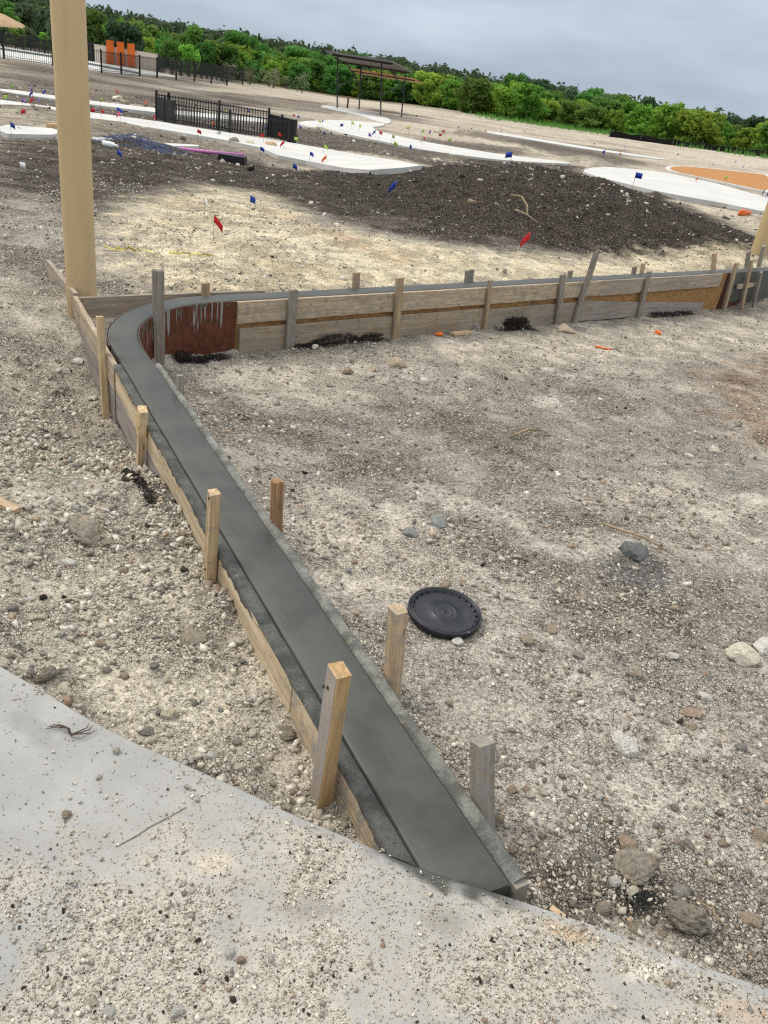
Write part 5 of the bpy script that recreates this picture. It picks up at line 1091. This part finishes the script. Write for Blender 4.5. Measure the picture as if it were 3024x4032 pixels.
stones(85, lambda: (random.uniform(-2.6, .1), random.uniform(1.5, 4.6)), lambda x, y: inside(x, y) > .2 and slab_inside(x, y) < -.015 and abs(x) < y*.6, ('among the gravel left of the kerb', 'limestone chips left of the kerb'), lambda x, y: random.uniform(.018, .034)*(1+.12*y), ['white', 'cream', 'cream', 'tan', 'grey'])
stones(45, lambda: (random.uniform(-1.2, .2), random.uniform(1.5, 2.1)), lambda x, y: inside(x, y) > .2 and -.16 < slab_inside(x, y) < -.012, ('heaped along the edge of the near slab', 'limestone chips along the slab edge'), lambda x, y: random.uniform(.016, .036), ['white', 'cream', 'cream', 'tan'])
stones(95, lambda: (random.uniform(-1.2, 3.4), random.uniform(1.4, 6.2)), lambda x, y: inside(x, y) < -.22 and slab_inside(x, y) < -.02 and abs(x) < y*.62, ('loose on the graded dirt of the pit', 'loose stones in the pit'), lambda x, y: random.uniform(.013, .028)*(1+.12*y), ['white', 'cream', 'tan', 'grey', 'grey', 'pink', 'brown'])
stones(55, lambda: (random.uniform(.4, 1.3), random.uniform(1.2, 1.9)), lambda x, y: inside(x, y) < -.2 and slab_inside(x, y) < -.012, ('in the dense rubble at lower right beyond the slab', 'rubble lumps at lower right'), lambda x, y: random.uniform(.014, .036), ['clod', 'clod', 'grey', 'tan', 'cream', 'pink', 'brown'])

# ------------------------------------------------------------------ trees, weeds and the wooded hill
def mat_leaf(name, c1, c2, c3):
    t = NT(name); oi = t.n('ShaderNodeObjectInfo'); ge = t.n('ShaderNodeNewGeometry'); c = t.coord(rand=True); n = t.noise(c, .9, 3, .6); r_ = ge.outputs['Random Per Island']
    col = t.mix(r_, c1, c2); col = t.mix(t.ramp(n, .4, .65, 0, .7), col, c3); hv = t.n('ShaderNodeHueSaturation'); t.l(col, hv.inputs['Color'])
    t.l(t.ramp(oi.outputs['Random'], 0, 1, .68, 1.2), hv.inputs['Value']); t.l(t.ramp(t.math('FRACT', t.math('MULTIPLY', oi.outputs['Random'], 7.3)), 0, 1, .47, .525), hv.inputs['Hue'])
    m_ = t.done(hv.outputs[0], .75, .15); tr = t.n('ShaderNodeBsdfTranslucent'); mx = t.n('ShaderNodeMixShader'); mx.inputs[0].default_value = .42
    t.l(hv.outputs[0], tr.inputs[0]); t.l(t.b.outputs[0], mx.inputs[1]); t.l(tr.outputs[0], mx.inputs[2]); t.l(mx.outputs[0], t.out.inputs[0]); return m_
LEAF = {'bright': mat_leaf('spring_leaves', (.21, .38, .05), (.29, .47, .075), (.165, .32, .046)), 'mid': mat_leaf('green_leaves', (.13, .275, .054), (.175, .34, .07), (.10, .22, .047)), 'dark': mat_leaf('hazed_dark_leaves', (.10, .165, .082), (.125, .195, .096), (.085, .14, .075)), 'dry': mat_leaf('bare_twigs', (.20, .19, .13), (.26, .24, .17), (.15, .20, .08))}  # dark set paled to blue-grey: ridge haze put into the leaf colour
M['bark'] = mat_plain('bark', (.09, .075, .06), .95, .1, .3, 8, .02)
def crown_mesh(seed, lobes, leaves, leaf, shape):
    rr = np.random.default_rng(seed); V = []; L = []
    for _ in range(lobes):
        a = rr.uniform(0, 2*math.pi); q = rr.uniform(0, 1)**.6; z = rr.uniform(.12, .9); rad = shape(z)*q*.75; L.append((rad*math.cos(a)*1.12, rad*math.sin(a)*1.12, z, rr.uniform(.075, .20)))
    L = np.array(L); w = L[:, 3]**2; ids = rr.choice(len(L), leaves, p=w/w.sum()); d = rr.normal(size=(leaves, 3)); d /= np.linalg.norm(d, axis=1)[:, None]; rad = L[ids, 3]*rr.uniform(.45, 1.08, leaves)
    P = L[ids, :3]+d*rad[:, None]*np.array([1, 1, .85]); P[:, 2] = np.clip(P[:, 2], .04, 1.06)
    nrm = d+rr.normal(0, .55, (leaves, 3)); nrm /= np.linalg.norm(nrm, axis=1)[:, None]; t1 = np.cross(nrm, rr.normal(size=(leaves, 3))); t1 /= np.linalg.norm(t1, axis=1)[:, None]; t2 = np.cross(nrm, t1); s = leaf*rr.uniform(.6, 1.35, leaves)[:, None]
    Q = np.stack([P-t1*s, P+t2*s*.6, P+t1*s, P-t2*s*.6], 1).reshape(-1, 3); me = bpy.data.meshes.new('crown'); n = leaves
    me.vertices.add(n*4); me.vertices.foreach_set('co', Q.astype(np.float32).ravel()); me.loops.add(n*4); me.loops.foreach_set('vertex_index', np.arange(n*4, dtype=np.int32)); me.polygons.add(n); me.polygons.foreach_set('loop_start', np.arange(0, n*4, 4, dtype=np.int32)); me.update(calc_edges=True); return me
def trunk_mesh(seed):
    rr = random.Random(seed); m = MB(); m.tube([(0, 0, -.05), (.01, 0, .2), (.02, .01, .45), (0, .02, .75)], [.028, .022, .016, .006], 7)
    for k in range(5):
        a = rr.uniform(0, 6.28); z = rr.uniform(.15, .5); m.tube([(.01, 0, z), (.14*math.cos(a), .14*math.sin(a), z+.16), (.27*math.cos(a), .27*math.sin(a), z+.27)], [.012, .008, .003], 5)
    return m.mesh('trunk', True)
shp = [lambda z: .50*math.sqrt(max(0, 1-((z-.5)/.55)**2)), lambda z: .62*math.sqrt(max(0, 1-((z-.42)/.6)**2)), lambda z: .42*math.sqrt(max(0, 1-((z-.55)/.52)**2))]
crowns = {}
for kk in ('bright', 'mid', 'dark', 'dry'):
    for s in range(4):
        me = crown_mesh(s*13+len(kk)*7, 38, 3200 if kk != 'dry' else 500, .050 if kk != 'dry' else .03, shp[s % 3]); me.materials.append(LEAF[kk]); crowns[(kk, s)] = me
trunks = [trunk_mesh(k) for k in range(3)]
for t_ in trunks: t_.materials.append(M['bark'])
TREE_N = [0]
def tree(x, y, h, w, kk, label, group, zz_=None):
    i = TREE_N[0]; TREE_N[0] += 1; z = bg1(x, y) if zz_ is None else zz_; root = empty('tree', (x, y, z), random.uniform(0, 6.28)); root.scale = (w, w, h)
    link('crown', crowns[(kk, i % 4)], None, root); link('trunk', trunks[i % 3], None, root); return tag(root, label, 'tree', group)
random.seed(5)
def sector(th): return 'left of the pavilion' if th < -.16 else ('behind the pavilion' if th < -.03 else ('right of the pavilion' if th < .12 else ('above the start of the silt fence' if th < .26 else 'at the right edge')))
def polar(th, r): return r*math.sin(th), r*math.cos(th)
for k in range(104):                                                # front of the wood: bushy spring-green growth
    th = -.25+(.76)*(k+random.uniform(-.4, .4))/104; r = random.uniform(121, 146)+(18 if th < .02 else 0); x, y = polar(th, r); h = random.uniform(3.0, 5.0)*(1.02-.15*float(sst(.2, .5, th)) if th > .05 else 1.15)
    kk = 'bright' if random.random() < .8 else 'mid'
    tree(x, y, h, h*random.uniform(1.0, 1.4), kk, '%s %s green front-row tree %s' % ('low' if h < 3.6 else 'taller', 'bright' if kk == 'bright' else 'deep', sector(th)), 'front row of the wood', bg1(x, y)-.3)
for k in range(64):
    th = -.60+(1.12)*(k+random.uniform(-.4, .4))/64; r = random.uniform(160, 190); x, y = polar(th, r); h = random.uniform(5.0, 7.8)*(1.05 if th < -.1 else 1.0-.28*float(sst(.1, .45, th))); kk = random.choice(['mid', 'mid', 'bright', 'dark'] if th > -.05 else ['mid', 'mid', 'dark'])
    tree(x, y, h, h*random.uniform(.75, 1.05), kk, '%s %s second-row tree %s' % ('tall' if h > 6 else 'middling', {'bright': 'bright green', 'mid': 'green', 'dark': 'dark green'}[kk], sector(th)), 'second row of the wood', bg1(x, y)-.3)
for k in range(26):                                                # left, behind the plaza
    th = -.58+(.34)*(k+random.uniform(-.4, .4))/26; r = random.uniform(122, 150); x, y = polar(th, r); h = random.uniform(3.8, 6.2)*(.5 if th < -.43 else 1)
    kk = random.choice(['mid', 'mid', 'dark', 'bright'])
    tree(x, y, h, h*random.uniform(.8, 1.1), kk, '%s tree %s' % ({'bright': 'bright green', 'mid': 'green', 'dark': 'dark green'}[kk], 'left of the tan post behind the far fence' if th < -.45 else ('behind the orange panels and tan wall' if th < -.33 else 'behind the black screened fence')), 'trees behind the plaza', bg1(x, y)-.2)
for k in range(7):
    th = -.24+.16*k/14+random.uniform(-.01, .01); x, y = polar(th, random.uniform(116, 128)); tree(x, y, random.uniform(1.6, 2.8), random.uniform(2, 3.4), 'dry', 'low bare greyish scrub bush at the edge of the wood', 'bare scrub bushes', bg1(x, y)-.1)
ths_ = np.linspace(-.62, -.435, 26); rs_ = np.linspace(150, 172, 12); T2, R2 = np.meshgrid(ths_, rs_); bx, by = R2*np.sin(T2), R2*np.cos(T2)
bz = .5+5.6*np.sqrt(np.clip(1-((T2+.53)/.092)**2, 0, 1))*np.sqrt(np.clip(1-((R2-161)/11.5)**2, 0, 1))+(fbm(bx, by, .3, 4, 5)-.5)*.8
M['bank'] = mat_plain('bare_subsoil', (.42, .29, .18), .95, .1, .2, .4); tag(link('earth_bank', grid_mesh('earth_bank', bx, by, bz), M['bank']), 'bare tan earth bank among the trees at the far left', 'earth bank', kind='structure')
# hill behind with its wood
def hill(x, y):
    r = np.hypot(x, y); th = np.arctan2(x, y); return (12.5-4.0*sst(-.05, .5, th)+2.5*(1-sst(-.6, -.2, th)))*sst(195, 520, r)+2.0*(fbm(x, y, .012, 3, 77)-.5)*sst(220, 400, r)
ths = np.linspace(-.95, .95, 130); rs = np.linspace(185, 900, 60); TH, RS = np.meshgrid(ths, rs); HX, HY = RS*np.sin(TH), RS*np.cos(TH); HZ = hill(HX, HY)+1.0
me = grid_mesh('hill', HX, HY, HZ); M['hillsoil'] = mat_plain('hill_undergrowth', (.035, .06, .018), .95, .1, .3, .08); tag(link('hill', me, M['hillsoil']), 'low wooded hill behind the site', 'hill', kind='structure')
def wood_mass(name, n, r0, r1, leafm, seed, label, hmin, hmax, leaf, per):
    rr = np.random.default_rng(seed); th = rr.uniform(-.85, .85, n); r = np.sqrt(rr.uniform(r0*r0, r1*r1, n)); x, y = r*np.sin(th), r*np.cos(th); z = hill(x, y)+1.0; h = rr.uniform(hmin, hmax, n)
    d = rr.normal(size=(n, per, 3)); d /= np.linalg.norm(d, axis=2)[..., None]; d[..., 2] = np.abs(d[..., 2])*1.0-.25*rr.random((n, per)); rad = rr.uniform(.6, 1.05, (n, per, 1))
    lump = 1+.35*np.sin(d[..., :1]*5+rr.uniform(0, 6, (n, 1, 1)))*np.cos(d[..., 1:2]*4+rr.uniform(0, 6, (n, 1, 1)))
    P = np.stack([x, y, z+h*.42], -1)[:, None, :]+d*rad*lump*np.stack([h*.46, h*.46, h*.56], -1)[:, None, :]; P = P.reshape(-1, 3); N = len(P)
    nr = d.reshape(-1, 3)+rr.normal(0, .5, (N, 3)); nr /= np.linalg.norm(nr, axis=1)[:, None]; t1 = np.cross(nr, rr.normal(size=(N, 3))); t1 /= np.linalg.norm(t1, axis=1)[:, None]; t2 = np.cross(nr, t1); s = leaf*rr.uniform(.6, 1.4, N)[:, None]
    Q = np.stack([P-t1*s, P+t2*s*.7, P+t1*s, P-t2*s*.7], 1).reshape(-1, 3); me = bpy.data.meshes.new(name); me.vertices.add(N*4); me.vertices.foreach_set('co', Q.astype(np.float32).ravel()); me.loops.add(N*4); me.loops.foreach_set('vertex_index', np.arange(N*4, dtype=np.int32)); me.polygons.add(N); me.polygons.foreach_set('loop_start', np.arange(0, N*4, 4, dtype=np.int32)); me.update(calc_edges=True)
    return tag(link(name, me, leafm), label, 'wood', kind='stuff')
wood_mass('wood', 900, 200, 340, LEAF['mid'], 1, 'green wood covering the foot of the hill', 4.5, 7, .6, 110)
wood_mass('wood', 1300, 340, 640, LEAF['dark'], 2, 'dark green wood covering the ridge of the hill', 5.5, 9, 1.0, 75)
# grass and weeds at the foot of the trees on the right
n = 16000; rr = np.random.default_rng(4); th = rr.uniform(.02, .56, n); r = rr.uniform(0, 1, n)**.7*22+110-6*sst(.2, .5, th)+9*(fbm(th*40, th*0, 1.0, 4, 3)-.4); x, y = r*np.sin(th), r*np.cos(th); z = base_ground(x, y); h = rr.uniform(.25, .75, n); a = rr.uniform(0, 3.14, n); w = .06
dx, dy = np.cos(a)*w, np.sin(a)*w; lx, ly = rr.normal(0, .12, n), rr.normal(0, .12, n); h = h*(rr.random(n) < sst(.0, .16, th)*(.35+.65*sst(.35, .55, fbm(x, y, .22, 3, 8))))
Q = np.stack([np.stack([x-dx, y-dy, z-.05], -1), np.stack([x+dx, y+dy, z-.05], -1), np.stack([x+lx, y+ly, z+h], -1)], 1).reshape(-1, 3)
me = bpy.data.meshes.new('grass'); me.vertices.add(n*3); me.vertices.foreach_set('co', Q.astype(np.float32).ravel()); me.loops.add(n*3); me.loops.foreach_set('vertex_index', np.arange(n*3, dtype=np.int32)); me.polygons.add(n); me.polygons.foreach_set('loop_start', np.arange(0, n*3, 3, dtype=np.int32)); me.update(calc_edges=True)
tag(link('grass', me, LEAF['mid']), 'rough grass along the foot of the wood at right', 'grass', kind='stuff')

print('TRIS', sum(sum(len(p.vertices)-2 for p in m_.polygons) if len(m_.polygons) < 20000 else len(m_.loops)-2*len(m_.polygons) for m_ in bpy.data.meshes))
